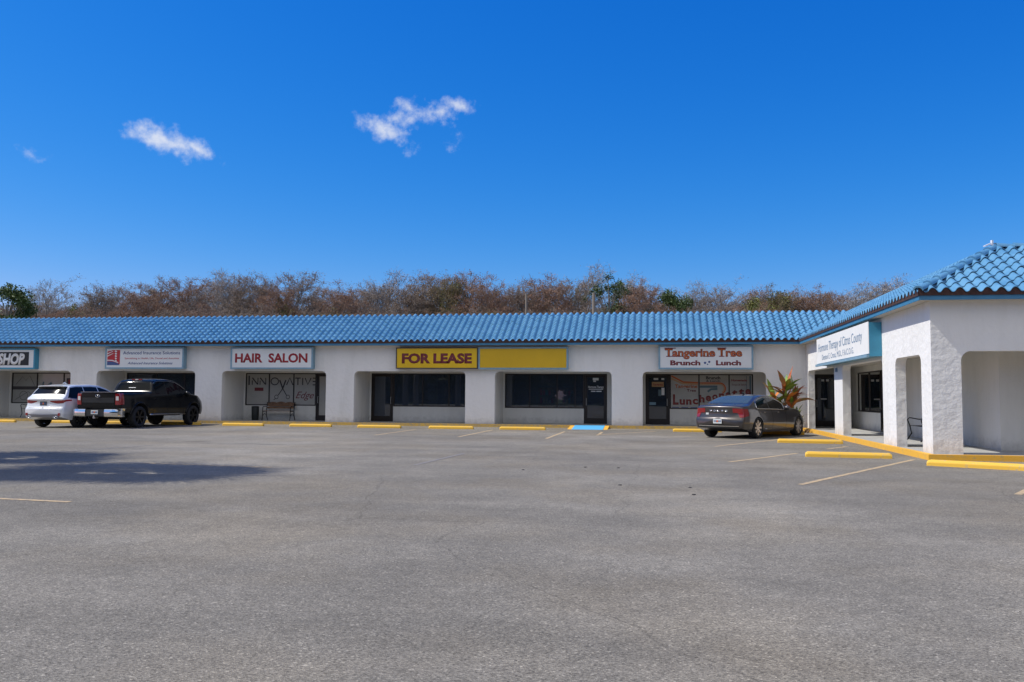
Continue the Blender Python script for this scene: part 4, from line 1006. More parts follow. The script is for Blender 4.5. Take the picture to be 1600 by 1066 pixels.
for sg in (1, -1):
    lo = lambda y: tk.belt(y)+.05
    zu = lambda y: tk.edge(y)-.02
    tk.sidepatch('side_window', MAT['carglass'], car, 1.02, 1.72, lo, zu, sg); tk.sidepatch('side_window', MAT['carglass'], car, 1.80, 2.96, lo, zu, sg)
    tk.sideline('window_trim', MAT['steel'], car, [(1.0+2.0*i/24, tk.edge(1.0+2.0*i/24)+.0) for i in range(25)], .009, sg, off=.004)
    for yy in (.86, 1.76, 2.86): tk.sideline('door_gap', MAT['arch'], car, [(yy, z) for z in np.linspace(.56, 1.28, 10)], .006, sg, off=-.001)
    for yy in (.98, 1.92): tk.sideline('door_handle', BLACK, car, [(yy, 1.10), (yy+.08, 1.115), (yy+.20, 1.11)], .018, sg, off=.02)
    tk.sideline('running_board', MAT['steel'], car, [(.62+2.3*i/10, .50) for i in range(11)], .035, sg, off=.03, n=8)
    for wy_ in (0, 3.55): tk.sideline('wheel_arch_trim', BLACK, car, [(wy_+.535*math.cos(R(a_)), .45+.53*math.sin(R(a_))) for a_ in range(5, 176, 10)], .030, sg, off=.004, n=7)
    b = MB(); rows = []
    for i in range(11):
        s_ = i/10
        if s_ < .5: x = .755+(tk.W(tk.y0, 1.1)-.755)*s_/.5; rows.append([tk.rear(x, .90+(1.325-.90)*j/8, .012) for j in range(9)])
        else: y = tk.y0+.003+.20*((s_-.5)/.5)**2; rows.append([tk.side(y, .90+.03*(s_-.5)+(1.325-.90)*j/8, .012) for j in range(9)])
    if sg < 0: rows = [[Vector((-p.x, p.y, p.z)) for p in r_] for r_ in rows]
    b.grid(rows); tl = b.build('tail_light', MAT['taillight'], car, smooth=True)
    b = MB(); rows = []
    for i in range(7):
        s_ = i/6; x = .785+.115*s_; rows.append([tk.rear(x, 1.07+.15*j/4, .018) for j in range(5)])
    if sg < 0: rows = [[Vector((-p.x, p.y, p.z)) for p in r_] for r_ in rows]
    b.grid(rows); b.build('reverse_lamp', MAT['clearlens'], tl, smooth=True)
    # chrome bumper corner
    b = MB(); rows = []
    for i in range(15):
        s_ = i/14; x = .42+.56*min(1, s_/.7); 
        yb = tk.y0-.17+.10*max(0, (x-.75))**1.0*1.4
        if s_ > .7: yb += .42*(s_-.7)/.3; x = .98+.015*math.sin((s_-.7)/.3*PI)
        rows.append([(sg*x, yb+dy_, z) for z, dy_ in ((.44, .06), (.47, .01), (.52, 0), (.66, 0), (.73, .015), (.76, .10))])
    b.grid(rows); b.build('rear_bumper', MAT['chrome'], car, auto=50)
tk.toppatch('rear_window', MAT['carglass'], car, .845, 1.045, .86, .84, n=8)
tk.toppatch('windscreen', MAT['carglass'], car, 2.72, 3.26, .88, .92)
tk.rearpatch('tailgate', BLACK, car, -.735, .735, lambda x: .84, lambda x: 1.34, .010)
tk.rearpatch('tailgate_recess', MAT['blackplastic'], car, -.70, .70, lambda x: .98, lambda x: 1.17, .013)
boxpart('tailgate_cap', MAT['steel'], car, (-.78, .78, -1.165, -1.07, 1.372, 1.390), bev=.006)
b = MB(); b.tube([(.10*math.cos(2*PI*i/20), -1.185, 1.235+.045*math.sin(2*PI*i/20)) for i in range(20)], .008, 5, closed=True); b.tube([(-.05, -1.185, 1.235), (.05, -1.185, 1.235)], .008, 5); b.build('emblem', MAT['chrome'], car, smooth=True)
boxpart('bumper_step', MAT['blackplastic'], car, (-.43, .43, -1.31, -1.12, .46, .72), bev=.02)
plate(car, Vector((0, -1.325, .62)), MAT['platew'])
boxpart('tow_hitch', MAT['steel'], car, (-.05, .05, -1.36, -1.15, .38, .45), bev=.01)
q_ = MB(); q_.tube([(0, -1.36, .45), (0, -1.36, .50)], .028, 10); q_.build('tow_ball', MAT['chrome'], car, auto=40)
b = MB(); b.box(-.22, .22, 1.07, 1.13, 1.885, 1.925); b.box(-.07, .07, 1.06, 1.069, 1.888, 1.922, 1); b.build('brake_light', [MAT['taillight'], MAT['clearlens']], car)
tk.rearpatch; q_ = MB(); q_.box(-.16, .16, -.003, 0, -.012, .012); st2 = q_.build('window_sticker', MAT['white'], car); st2.location = tk.topp(.875, -.05, .014); st2.rotation_euler = (R(-25), 0, 0)
mirror_part(tk, car, BLACK, 2.86, 1.30, .27, .24)
boxpart('rear_axle', MAT['arch'], car, (-.85, .85, -.08, .08, .34, .48), (-.45, .45, -.9, 3.4, .42, .58), bev=0)
wheels4(car, 1.01, 3.55, .42, .29, 'truck', MAT['rimdark'])

# ---- white SUV
P = dict(y=(-.98, 3.80), tumble=.42, round=.07, cr=.12, cf=.26, topw=.11,
    top=[(-.98, 1.12), (-.92, 1.20), (-.84, 1.26), (-.52, 1.55), (-.38, 1.62), (0, 1.67), (.8, 1.70), (1.3, 1.67), (1.7, 1.55), (2.3, 1.22), (2.5, 1.15), (3.2, 1.05), (3.6, .95), (3.80, .80)],
    bottom=[(-.98, .40), (-.6, .30), (2.9, .26), (3.80, .30)],
    plan=[(-.98, .88), (-.5, .94), (0, .95), (2.7, .95), (3.4, .90), (3.80, .80)],
    belt=[(-.98, 1.12), (0, 1.08), (2, 1.02), (3.80, .78)], crown=[(-.98, .04), (-.4, .06), (.5, .09), (1.8, .09), (2.5, .06), (3.8, .07)],
    prof=[(0, .90), (.3, .96), (.5, 1.0), (.75, .99), (1, .955)],
    rear=[(.3, .08), (.42, .02), (.5, 0.), (.74, .0), (.80, .06), (.95, .09), (1.05, .06), (1.12, .05), (1.2, .10)], front=[(.3, .06), (.6, 0), (.95, .1)])
sv = Car(P)
car = empty('suv', (-23.12, 30.75, .004), R(-5.0), label='pearl white sport utility vehicle parked left of the black pickup', cat='car')
sv.body(PEARL, car, (0, 2.79), .40)
for sg in (1, -1):
    lo = lambda y: sv.belt(y)+.04
    zu = lambda y: min(sv.edge(y)-.02, lo(y)+.02+max(0, y+.74)*1.1)
    sv.sidepatch('side_window', MAT['carglass'], car, -.74, .30, lo, zu, sg); sv.sidepatch('side_window', MAT['carglass'], car, .34, 1.10, lo, zu, sg); sv.sidepatch('side_window', MAT['carglass'], car, 1.15, 2.2, lo, zu, sg)
    sv.sideline('window_trim', MAT['chrome'], car, [(-.70+2.87*i/20, lo(-.70+2.87*i/20)-.012) for i in range(21)], .010, sg)
    cornerlamp(sv, lambda s: 1.0-.07*math.sin(min(1, s/.75)*PI)+.10*max(0, s-.6), lambda s: 1.035+.05*s, .46, MAT['taillight'], xin=.30)
    b = MB(); p = sv.rear(sg*.60, .41, .0); pts_ = [(p.x+.085*math.cos(2*PI*i/16)*1.1, p.y-.03, p.z+.035*math.sin(2*PI*i/16)) for i in range(16)]; b.tube(pts_, .013, 6, closed=True); b.build('exhaust_tip', MAT['chrome'], car, smooth=True)
    b = MB(); b.poly_prism([(p.x+.08*math.cos(2*PI*i/16), p.z+.03*math.sin(2*PI*i/16)) for i in range(16)], lambda u, z, d: (u, d, z), p.y-.02, p.y-.01); b.build('exhaust_hole', MAT['arch'], car)
    for yy in (.36, 1.42): sv.sideline('door_gap', MAT['arch'], car, [(yy, z) for z in np.linspace(.36, 1.04, 10)], .005, sg, off=-.001)
    for yy in (.5, 1.5): sv.sideline('door_handle', PEARL, car, [(yy, .93), (yy+.2, .935)], .016, sg, off=.018)
    q_ = MB(); p = sv.rear(sg*.74, .52, .01); q_.box(p.x-.05, p.x+.05, p.y-.01, p.y, .47, .57); q_.build('reflector', MAT['taillight'], car)
sv.toppatch('rear_window', MAT['carglass'], car, -.80, -.44, .93, .90)
sv.toppatch('windscreen', MAT['carglass'], car, 1.52, 2.32, .88, .92)
sp_ = MB(); rows = []
for i in range(15):
    u = .90*(2*i/14-1); A = sv.topp(-.40, u, .006); rows.append([A, (A.x*.99, A.y-.20+.05*u*u, A.z+.015), (A.x*.98, A.y-.20+.05*u*u, A.z-.02), (A.x*.98, A.y-.05, A.z-.05)])
sp_.grid(rows); sp_.build('roof_spoiler', PEARL, car, auto=50)
rows = []
for i in range(15):
    u = .88*(2*i/14-1); A = sv.topp(-.40, u, .006); rows.append([(A.x*.98, A.y-.195+.05*u*u, A.z-.022), (A.x*.98, A.y-.13, A.z-.11)])
sp_ = MB(); sp_.grid(rows); sp_.build('spoiler_underside', MAT['blackplastic'], car)
sv.rearpatch('lower_bumper', M('grey_bumper_cladding', (.20, .20, .21), .5), car, -.74, .74, lambda x: .405, lambda x: .50+.04*abs(x), .006)
sv.rearpatch('tailgate_trim', MAT['chrome'], car, -.33, .33, lambda x: 1.03, lambda x: 1.05, .010)
sv.rearpatch('tailgate_gap', MAT['arch'], car, -.70, .70, lambda x: .77, lambda x: .779, .002)
plate(car, sv.rear(0, .93, .016), MAT['plated'])
b = MB(); p = sv.rear(0, 1.115, .012); b.tube([(p.x+.06*math.cos(2*PI*i/18), p.y-.005, p.z+.042*math.sin(2*PI*i/18)) for i in range(18)], .007, 5, closed=True); b.build('emblem', MAT['chrome'], car, smooth=True)
q_ = MB(); q_.tube([(0, .25, 1.68), (0, .14, 1.745), (0, .04, 1.70)], [.03, .022, .01], 6); q_.build('roof_antenna', PEARL, car, smooth=True)
mirror_part(sv, car, PEARL, 2.05, 1.08)
wheels4(car, .945, 2.79, .37, .245, 'five', MAT['rimsil'])

# ================================================================= STREET FURNITURE
def bench_wood(loc, rz, label):
    r = empty('bench', loc, rz, label=label, cat='bench')
    s_ = MB()
    for i in range(4): s_.box(-.66, .66, -.02+i*.10, .06+i*.10, .43, .455)
    s_.build('seat', MAT['wood'], r)
    b = MB()
    for i in range(2): b.box(-.66, .66, .40+i*.03, .425+i*.03, .55+i*.11, .63+i*.11)
    # carved crest rail
    rows = []
    for i in range(25):
        x = -.66+1.32*i/24; h = .80+.05*abs(math.sin(i*PI/8))+.03*math.sin(i*PI/24)
        rows.append([(x, .455, .74), (x, .46, h), (x, .485, h), (x, .485, .74)])
    b.grid(rows)
    for i in range(7): x = -.52+i*.173; b.tube([(x+.05*math.cos(t*PI/5), .45, .77+.03*math.sin(t*PI/5)) for t in range(10)], .012, 5, closed=True)
    b.build('backrest', MAT['wood'], r)
    for x in (-.69, .69):
        l_ = MB(); l_.tube([(x, -.08, 0), (x, -.02, .2), (x, -.03, .43), (x, .0, .62), (x, .1, .65), (x, .42, .64)], .02, 6); l_.tube([(x, .52, 0), (x, .40, .2), (x, .38, .45), (x, .48, .86)], .02, 6)
        l_.tube([(x, -.02, .42), (x, .40, .42)], .02, 6); l_.tube([(x, -.02, .2), (x, .2, .33), (x, .40, .2)], .014, 5); l_.build('leg', MAT['iron'], r, smooth=True)
    return r
bench_wood((-17.60, 38.35, ZS), 0, 'brown bench with carved back in front of the salon window')
def bench_iron(loc, rz, w, label):
    r = empty('bench', loc, rz, label=label, cat='bench')
    s_ = MB(); 
    for i in range(6): s_.tube([(-w/2, i*.075, .43), (w/2, i*.075, .43)], .009, 5)
    for i in range(9): x = -w/2+w*(i+.5)/9; s_.tube([(x, 0, .425), (x, .375, .425)], .007, 4)
    s_.build('seat', MAT['iron'], r, smooth=True)
    b = MB(); b.tube([(-w/2+w*i/20, .43, .80+.05*math.sin(i*PI/5)) for i in range(21)], .014, 5); b.tube([(-w/2, .42, .55), (w/2, .42, .55)], .010, 5)
    for k in range(6):
        cx_ = -w/2+w*(k+.5)/6; b.tube([(cx_+(.05+.004*t)*math.cos(t*.7), .425, .67+(.05+.004*t)*math.sin(t*.7)) for t in range(14)], .009, 5)
    b.build('backrest', MAT['iron'], r, smooth=True)
    for x in (-w/2, w/2):
        l_ = MB(); l_.tube([(x, -.10, 0), (x, .03, .2), (x, -.02, .43), (x, -.08, .60), (x, -.02, .66), (x, .25, .61), (x, .43, .64)], .018, 6)
        l_.tube([(x, .50, 0), (x, .40, .2), (x, .40, .5), (x, .46, .84)], .018, 6); l_.build('leg', MAT['iron'], r, smooth=True)
    return r
bench_iron((7.40, 26.65, ZS), R(-90), 1.35, 'scrolled black iron bench seen through the narrow wing arch')
bench_iron((-30.35, 38.3, ZS), 0, 1.2, 'black iron bench mostly hidden behind the white SUV')
tb = empty('trash_bin', (-18.72, 38.45, ZS), label='black trash bin left of the carved wooden bench', cat='trash bin')
b = MB(); b.tube([(0, 0, 0), (0, 0, .02), (0, 0, .58), (0, 0, .60)], [.15, .16, .175, .17], 20); b.build('bin_body', MAT['binm'], tb, auto=40)
b = MB(); b.tube([(0, 0, .601), (0, 0, .63), (0, 0, .66)], [.185, .185, .15], 20); b.build('lid', MAT['iron'], tb, auto=40)
for i, (x, y) in enumerate(((-2.4, 15.64), (-1.34, 16.48), (-.73, 16.48), (-.56, 13.32), (.48, 13.18), (.49, 12.25))):
    b = MB(); n_ = 7
    b.poly_prism([(.028*random.uniform(.5, 1.2)*math.cos(2*PI*k/n_), .022*random.uniform(.5, 1.2)*math.sin(2*PI*k/n_)) for k in range(n_)], lambda u, z, d: (u+d*.4, z, d), 0, .012)
    o = b.build('debris', MAT['dark']); o.location = (x, y, .005); tag(o, 'small dark scrap lying on the open asphalt', 'debris', 'dark scraps on the asphalt')

# ================================================================= PLANTS AND TREES
def leafmat(name, c1, c2, rough=.5, scale=3., trans=.25):
    m = M(name, c1, rough, col2=c2, vscale=scale); return m
def blade(mb, base, d, L_, w, droop, mi=0, n=9, fold=.18, roll=0.):
    # a long broad leaf: petiole then blade bending under its weight
    d = Vector(d).normalized(); p = Vector(base); seg = L_/n; Ls, Cs, Rs = [], [], []
    for i in range(n+1):
        t = i/n; s_ = d.cross(Vector((0, 0, 1)));
        if s_.length < .05: s_ = Vector((1, 0, 0))
        s_.normalize(); s_ = (Matrix.Rotation(roll, 3, d) @ s_); nrm = s_.cross(d)
        ww_ = w*math.sin(PI*min(1, max(0, (t-.05)/.95))**.75)*.5+.004
        jag = 1+.14*random.uniform(-1, 1)
        Ls.append(p+s_*ww_*jag+nrm*fold*ww_); Cs.append(p.copy()); Rs.append(p-s_*ww_*jag+nrm*fold*ww_)
        p = p+d*seg; d = (d+Vector((0, 0, -droop*seg*(0.4+t*1.5)))).normalized()
    mb.grid([Ls, Cs, Rs], mi)
pl = empty('ti_plant', (4.95, 35.55, .004), label='tall red and green broad-leaved plant against the wall beside the grey sedan', cat='plant')
st = MB(); lf = MB(); rg = random.Random(3)
stems = [((0, 0), (.05, 0, 1), 1.62), ((.12, .05), (.18, .02, 1), 1.35), ((-.12, 0), (-.2, 0, 1), 1.3), ((.02, -.1), (.0, -.06, 1), 1.7)]
for (bx_, by_), d, h in stems:
    tip = Vector((bx_, by_, 0))+Vector(d)*h; st.tube([(bx_, by_, 0), Vector((bx_, by_, 0))+Vector(d)*h*.5, tip], [.045, .035, .025], 6)
leaves = [((.25, 0, 1), 1.15, .26, .1, 0), ((-.08, 0, 1), 1.05, .32, .15, 1), ((-.7, -.2, .75), 1.0, .28, 1.0, 0), ((-.9, -.1, .5), .95, .27, 1.1, 0), ((.75, -.1, .75), .95, .26, 1.2, 0), ((.95, -.2, .6), 1.0, .27, 1.2, 2),
          ((.6, -.4, .8), .85, .28, 1.2, 1), ((-.6, -.3, .4), .8, .30, 1.0, 1), ((-.55, -.5, .15), .7, .34, .9, 3), ((.3, -.6, .9), .9, .26, .9, 0), ((.9, .1, .8), 1.0, .24, 1.1, 0), ((-.35, -.4, 1), .95, .26, .7, 2), ((.1, .4, 1), .9, .26, .5, 1),
          ((.2, -.3, 1), 1.0, .26, .5, 2), ((-.4, .1, .9), .9, .27, .9, 2), ((.5, .2, 1), .95, .26, .8, 0), ((.1, -.5, .8), .8, .26, 1.1, 1), ((.7, -.5, .4), .75, .25, 1.1, 2), ((-.2, -.5, .6), .9, .26, 1.0, 3), ((.4, -.4, .5), .8, .28, 1.2, 1), ((-.8, -.3, .8), .85, .26, 1.0, 2), ((.15, -.2, 1), 1.1, .27, .3, 0), ((-.3, -.2, 1), 1.0, .26, .4, 1), ((.8, .0, 1), .9, .25, .9, 1)]
for i in range(26):
    a_ = rg.uniform(-PI, .1 if i % 3 else PI); leaves.append(((math.cos(a_)*rg.uniform(.3, 1), math.sin(a_)*rg.uniform(.3, 1), rg.uniform(.35, 1.1)), rg.uniform(.6, 1.0), rg.uniform(.13, .19), rg.uniform(.7, 1.5), rg.choice((0, 0, 1, 1, 2, 3))))
for i, (d, L_, w, dr, mi) in enumerate(leaves):
    (bx_, by_), sd2, h = stems[i % 4]; b0 = Vector((bx_, by_, 0))+Vector(sd2)*h*rg.uniform(.62, 1.0); st.tube([b0-Vector((0, 0, .15)), b0+Vector(d).normalized()*.12], .014, 5)
    blade(lf, b0, d, L_*.95, w*.88, dr, mi, roll=rg.uniform(-.5, .5))
st.build('stem', M('plant_stem', (.16, .12, .06), .7), pl, smooth=True)
lf.build('foliage', [M('red_leaf', (.34, .05, .03), .65, col2=(.46, .17, .06), vscale=6), M('green_leaf', (.13, .25, .03), .65, col2=(.24, .34, .05), vscale=5), M('bronze_leaf', (.20, .19, .05), .65, col2=(.42, .12, .05), vscale=6), M('orange_leaf', (.62, .20, .03), .65)], pl, recalc=False, smooth=True)
sh = MB(); rg = random.Random(5)
for i in range(110):
    a_ = rg.uniform(0, 2*PI); r_ = rg.uniform(0, .22); blade(sh, (r_*math.cos(a_), r_*math.sin(a_), rg.uniform(.05, .85)), (math.cos(a_), math.sin(a_), rg.uniform(.3, 1.5)), rg.uniform(.25, .42), .06, 1.5, rg.randrange(2), n=5)
so = sh.build('shrub', [M('shrub_leaf', (.09, .17, .03), .5), M('shrub_leaf_pale', (.30, .33, .08), .5)], recalc=False, smooth=True); so.location = (5.38, 35.6, .004)
tag(so, 'low green leafy shrub at the foot of the tall red-leaved plant', 'shrub')
sh = MB()
for i in range(60):
    a_ = rg.uniform(0, 2*PI); blade(sh, (.1*math.cos(a_), .1*math.sin(a_), 0), (math.cos(a_), math.sin(a_), rg.uniform(.2, 1.2)), rg.uniform(.15, .3), .03, 2, 0, n=4)
so = sh.build('weed', [M('dry_weed', (.16, .09, .05), .7)], recalc=False); so.location = (5.55, 34.6, .004); tag(so, 'small dry brown weed at the kerb beside the front wheel of the grey sedan', 'weed')

# bare deciduous trees
BARK = M('grey_bark', (.25, .22, .19), .9, var=.25, vscale=2)
TW = {'rusty': M('rusty_twigs', (.25, .16, .11), .9, col2=(.31, .18, .115), vscale=.6), 'brown': M('brown_twigs', (.29, .225, .175), .9, col2=(.235, .185, .145), vscale=.6),
      'grey': M('grey_twigs', (.36, .325, .305), .9, col2=(.30, .27, .25), vscale=.6), 'olive': M('olive_twigs', (.16, .16, .06), .9, col2=(.24, .15, .085), vscale=.8)}
def bare_tree(seed, H=13., spread=3.2, dense=1., leafy=1.):
    rg = random.Random(seed); tr = MB(); cr = MB()
    def tri(p, d, L_, w):
        s_ = d.cross(Vector((rg.uniform(-1, 1), rg.uniform(-1, 1), rg.uniform(-1, 1)))).normalized()*w
        n = len(cr.v); cr.v += [tuple(p-s_), tuple(p+s_), tuple(p+d*L_)]; cr.f.append((n, n+1, n+2)); cr.m.append(0)
    def leaf(p, sz):
        a_ = Vector((rg.uniform(-1, 1), rg.uniform(-1, 1), rg.uniform(-1, 1))).normalized()*sz; b = a_.cross(Vector((rg.uniform(-1, 1), rg.uniform(-1, 1), rg.uniform(-1, 1)))).normalized()*sz*.6
        n = len(cr.v); cr.v += [tuple(p-a_), tuple(p+b), tuple(p+a_), tuple(p-b)]; cr.f.append((n, n+1, n+2, n+3)); cr.m.append(0)
    def rnd(d, s_): return (d+Vector((rg.gauss(0, s_), rg.gauss(0, s_), rg.gauss(0, s_)))).normalized()
    # trunk
    pts_ = [Vector((0, 0, 0))]; d = Vector((0, 0, 1)); n = 9
    for i in range(n): d = (rnd(d, .07)+Vector((0, 0, .25))).normalized(); pts_.append(pts_[-1]+d*H*.80/n)
    rad = [.17*(1-i/n)**.8+.02 for i in range(n+1)]; tr.tube(pts_, rad, 6)
    nb_ = int(84*dense); cz = H*.60; Rz = H*.41; spread *= 1.1
    spread /= 1.1; spread *= 1.0
    lobes = [(rg.uniform(0, 2*PI), rg.uniform(-.2, 1.2), rg.uniform(.75, 1.12)) for _ in range(9)]
    for k in range(nb_):
        az = k*2.39996+rg.uniform(-.3, .3); el = math.asin(min(1, -.25+1.25*((k+.5)/nb_)**.85)); rr = rg.uniform(.72, 1.0)
        for la, le, lr in lobes:
            if math.cos(az-la) > .6 and abs(el-le) < .4: rr *= lr
        T = Vector((spread*math.cos(az)*math.cos(el)**.8*rr, spread*math.sin(az)*math.cos(el)**.8*rr, cz+Rz*math.sin(el)*rr))
        zs = min(.76*H, max(.22*H, T.z-rg.uniform(.35, .75)*spread*1.1)); t = zs/(H*.80); i = min(n-1, int(t*n)); p = pts_[i].lerp(pts_[i+1], min(1, t*n-i))
        bp_ = []; 
        for s_ in range(6):
            f = s_/5; q = p.lerp(T, f); q += Vector((rg.gauss(0, .10), rg.gauss(0, .10), rg.gauss(0, .08)+.18*math.sin(PI*f)))*(0 if s_ == 0 else 1); bp_.append(q)
        tr.tube(bp_, [.045*(1-s_/5.6)*(1.15-t*.6) for s_ in range(6)], 4, cap=False)
        cs = rg.uniform(.28, .5)
        for j in range(int(34*leafy)+8):      # flat clusters of seed heads and fine twigs at the branch ends
            e = T+Vector((rg.gauss(0, cs), rg.gauss(0, cs), rg.gauss(0, .13))); leaf(e, rg.uniform(.03, .065))
        for j in range(14):
            e = T+Vector((rg.gauss(0, cs*.6), rg.gauss(0, cs*.6), rg.gauss(-.1, .12))); tri(e, rnd(Vector((e.x-T.x, e.y-T.y, .15)).normalized(), .4), rg.uniform(.2, .4), .011)
        for j in range(int(12*dense)):
            s_ = (rg.uniform(.25, 1)**.8)*4.99; ii = int(s_); q = bp_[ii].lerp(bp_[ii+1], s_-ii); d2 = rnd((bp_[ii+1]-bp_[ii]).normalized(), .75); L2 = rg.uniform(.35, .8)
            q2 = q+d2*L2*.5; d3 = rnd(d2, .3); q3 = q2+d3*L2*.5; tr.tube([q, q2, q3], [.015, .010, .005], 3, cap=False)
            for m in range(int(8*dense)):
                a_ = rg.random(); e = q.lerp(q2, a_*2) if a_ < .5 else q2.lerp(q3, a_*2-1); d4 = rnd(d3, .8); L4 = rg.uniform(.2, .5); tri(e, d4, L4*.8, .010)
                if rg.random() < .6*leafy: leaf(e+d4*L4*rg.uniform(.3, 1), rg.uniform(.035, .065))
                if rg.random() < .5*leafy: leaf(e+d4*L4*rg.uniform(.1, .8), rg.uniform(.03, .055))
    return tr, cr
def green_tree(seed, H, spread, n=5200, lo=.25, sz=.11):
    rg = random.Random(seed); tr = MB(); cr = MB(); tr.tube([(0, 0, 0), (.1, 0, H*.45), (0, .1, H*.85)], [.22, .16, .05], 7)
    cl_ = []
    for k in range(34):
        t = rg.random(); z = H*(lo+(1-lo)*t); r_ = spread*math.sin(PI*(.12+.82*t))**.7*rg.uniform(.3, 1); a_ = rg.uniform(0, 2*PI); c_ = Vector((r_*math.cos(a_), r_*math.sin(a_), z)); cl_.append((c_, rg.uniform(.45, .95)))
        tr.tube([(0, 0, z*.72), tuple(c_*.6+Vector((0, 0, z*.3))), tuple(c_)], [.06, .04, .015], 4, cap=False)
    for i in range(n):
        c_, rr = cl_[rg.randrange(len(cl_))]; v = Vector((rg.gauss(0, 1), rg.gauss(0, 1), rg.gauss(0, .75))); v = v.normalized()*rr*rg.random()**.4; p = c_+v
        a_ = (v.normalized()+Vector((rg.gauss(0, .6), rg.gauss(0, .6), rg.gauss(0, .6)))).normalized()*sz; b = a_.cross(Vector((rg.uniform(-1, 1), rg.uniform(-1, 1), 1))).normalized()*sz*.55
        k = len(cr.v); cr.v += [tuple(p-a_), tuple(p+b), tuple(p+a_), tuple(p-b)]; cr.f.append((k, k+1, k+2, k+3)); cr.m.append(0)
    return tr, cr
protos = []
for i, (H_, sp_, de, le) in enumerate([(13, 3.0, 1.05, 1.), (13, 3.6, 1.1, 1.), (13, 2.5, 1., 1.), (13, 3.3, 1.15, 1.25), (13, 2.3, .9, .25), (13, 3.4, .85, .12)]):
    tr, cr = bare_tree(40+i, H_, sp_, de, le)
    def mesh_of(mb, nm, mats):
        o = mb.build(nm, mats, recalc=False); me = o.data; bpy.data.objects.remove(o); return me
    protos.append((mesh_of(tr, 'trunk', BARK), mesh_of(cr, 'crown', TW['brown']), H_))
GL = {'added_hedge': M('dark_leaves', (.03, .05, .015), .7, col2=(.05, .075, .02), vscale=.8), 'pine': M('pine_needles', (.045, .085, .022), .7, col2=(.09, .13, .03), vscale=.7), 'oak': M('evergreen_leaves', (.04, .075, .018), .6, col2=(.10, .15, .03), vscale=.8), 'yellow': M('yellowish_leaves', (.20, .19, .035), .6, col2=(.10, .13, .03), vscale=.8)}
gpro = {}
for k_, (H_, sp_, n_, lo_) in {'pine': (14, 2.0, 4200, .55), 'oak': (10.5, 2.6, 6500, .3), 'yellow': (9, 2.2, 4200, .3), 'added_hedge': (10, 3.4, 5200, .02)}.items():
    tr, cr = green_tree({'pine': 1, 'oak': 2, 'yellow': 3, 'added_hedge': 4}[k_], H_, sp_, n_, lo_, .42 if k_ == 'added_hedge' else .11); gpro[k_] = (mesh_of(tr, 'trunk', BARK), mesh_of(cr, 'crown', GL[k_]), H_)
def place_tree(kind, var, x, y, H_, rz, sx, label, group, tone=None):
    tm, cm, h0 = gpro[kind] if kind in gpro else protos[var]
    r = empty({'pine': 'pine_tree', 'oak': 'evergreen_tree', 'added_hedge': 'evergreen_tree', 'yellow': 'leafy_tree'}.get(kind, 'bare_tree'), (x, y, 0), rz, label=label, cat='tree', group=group); s_ = H_/h0; r.scale = (s_*sx, s_*sx, s_)
    for nm, me in (('trunk', tm), ('crown', cm)):
        o = bpy.data.objects.new(nm, me); COL.objects.link(o); o.parent = r
        if nm == 'crown' and tone: o.material_slots[0].link = 'OBJECT'; o.material_slots[0].material = TW[tone]
    return r
# (bearing at the camera as x/y slope helper) place by real position: distance d and lateral tan
def pos(px, d):
    t = (px-800)/FPX; v = r0*t+Vector((-math.sin(TH), math.cos(TH), 0)); return v.x*d, v.y*d
def topz(py, px, d): return CAMZ+(616-py+px*.0065*.3)/FPX*d
rg = random.Random(11)
SPANS = [(-99, 60, 'the SHOP sign'), (60, 160, 'the wall beside SHOP'), (160, 290, 'the insurance sign'), (290, 360, 'the pillar by the pickup'), (360, 490, 'the HAIR SALON sign'), (490, 615, 'the blank wall after HAIR SALON'),
         (615, 750, 'the FOR LEASE sign'), (750, 890, 'the plain yellow sign'), (890, 1025, 'the wall after the yellow sign'), (1025, 1180, 'the restaurant sign'), (1180, 1260, 'the red-leaved plant'), (1260, 1345, 'the roof valley corner'), (1345, 1900, 'the wing roof slope')]
TONEW = {'rusty': 'rust brown', 'brown': 'mid brown', 'grey': 'pale grey', 'olive': 'olive brown'}
def span(px): return [n for a_, b_, n in SPANS if a_ <= px < b_][0]
def near_word(px):
    a_, b_ = [(a_, b_) for a_, b_, n in SPANS if a_ <= px < b_][0]; a_ = max(a_, 0); b_ = min(b_, 1440); t = (px-a_)/(b_-a_); return 'left of' if t < .34 else ('middle of' if t < .67 else 'right of')
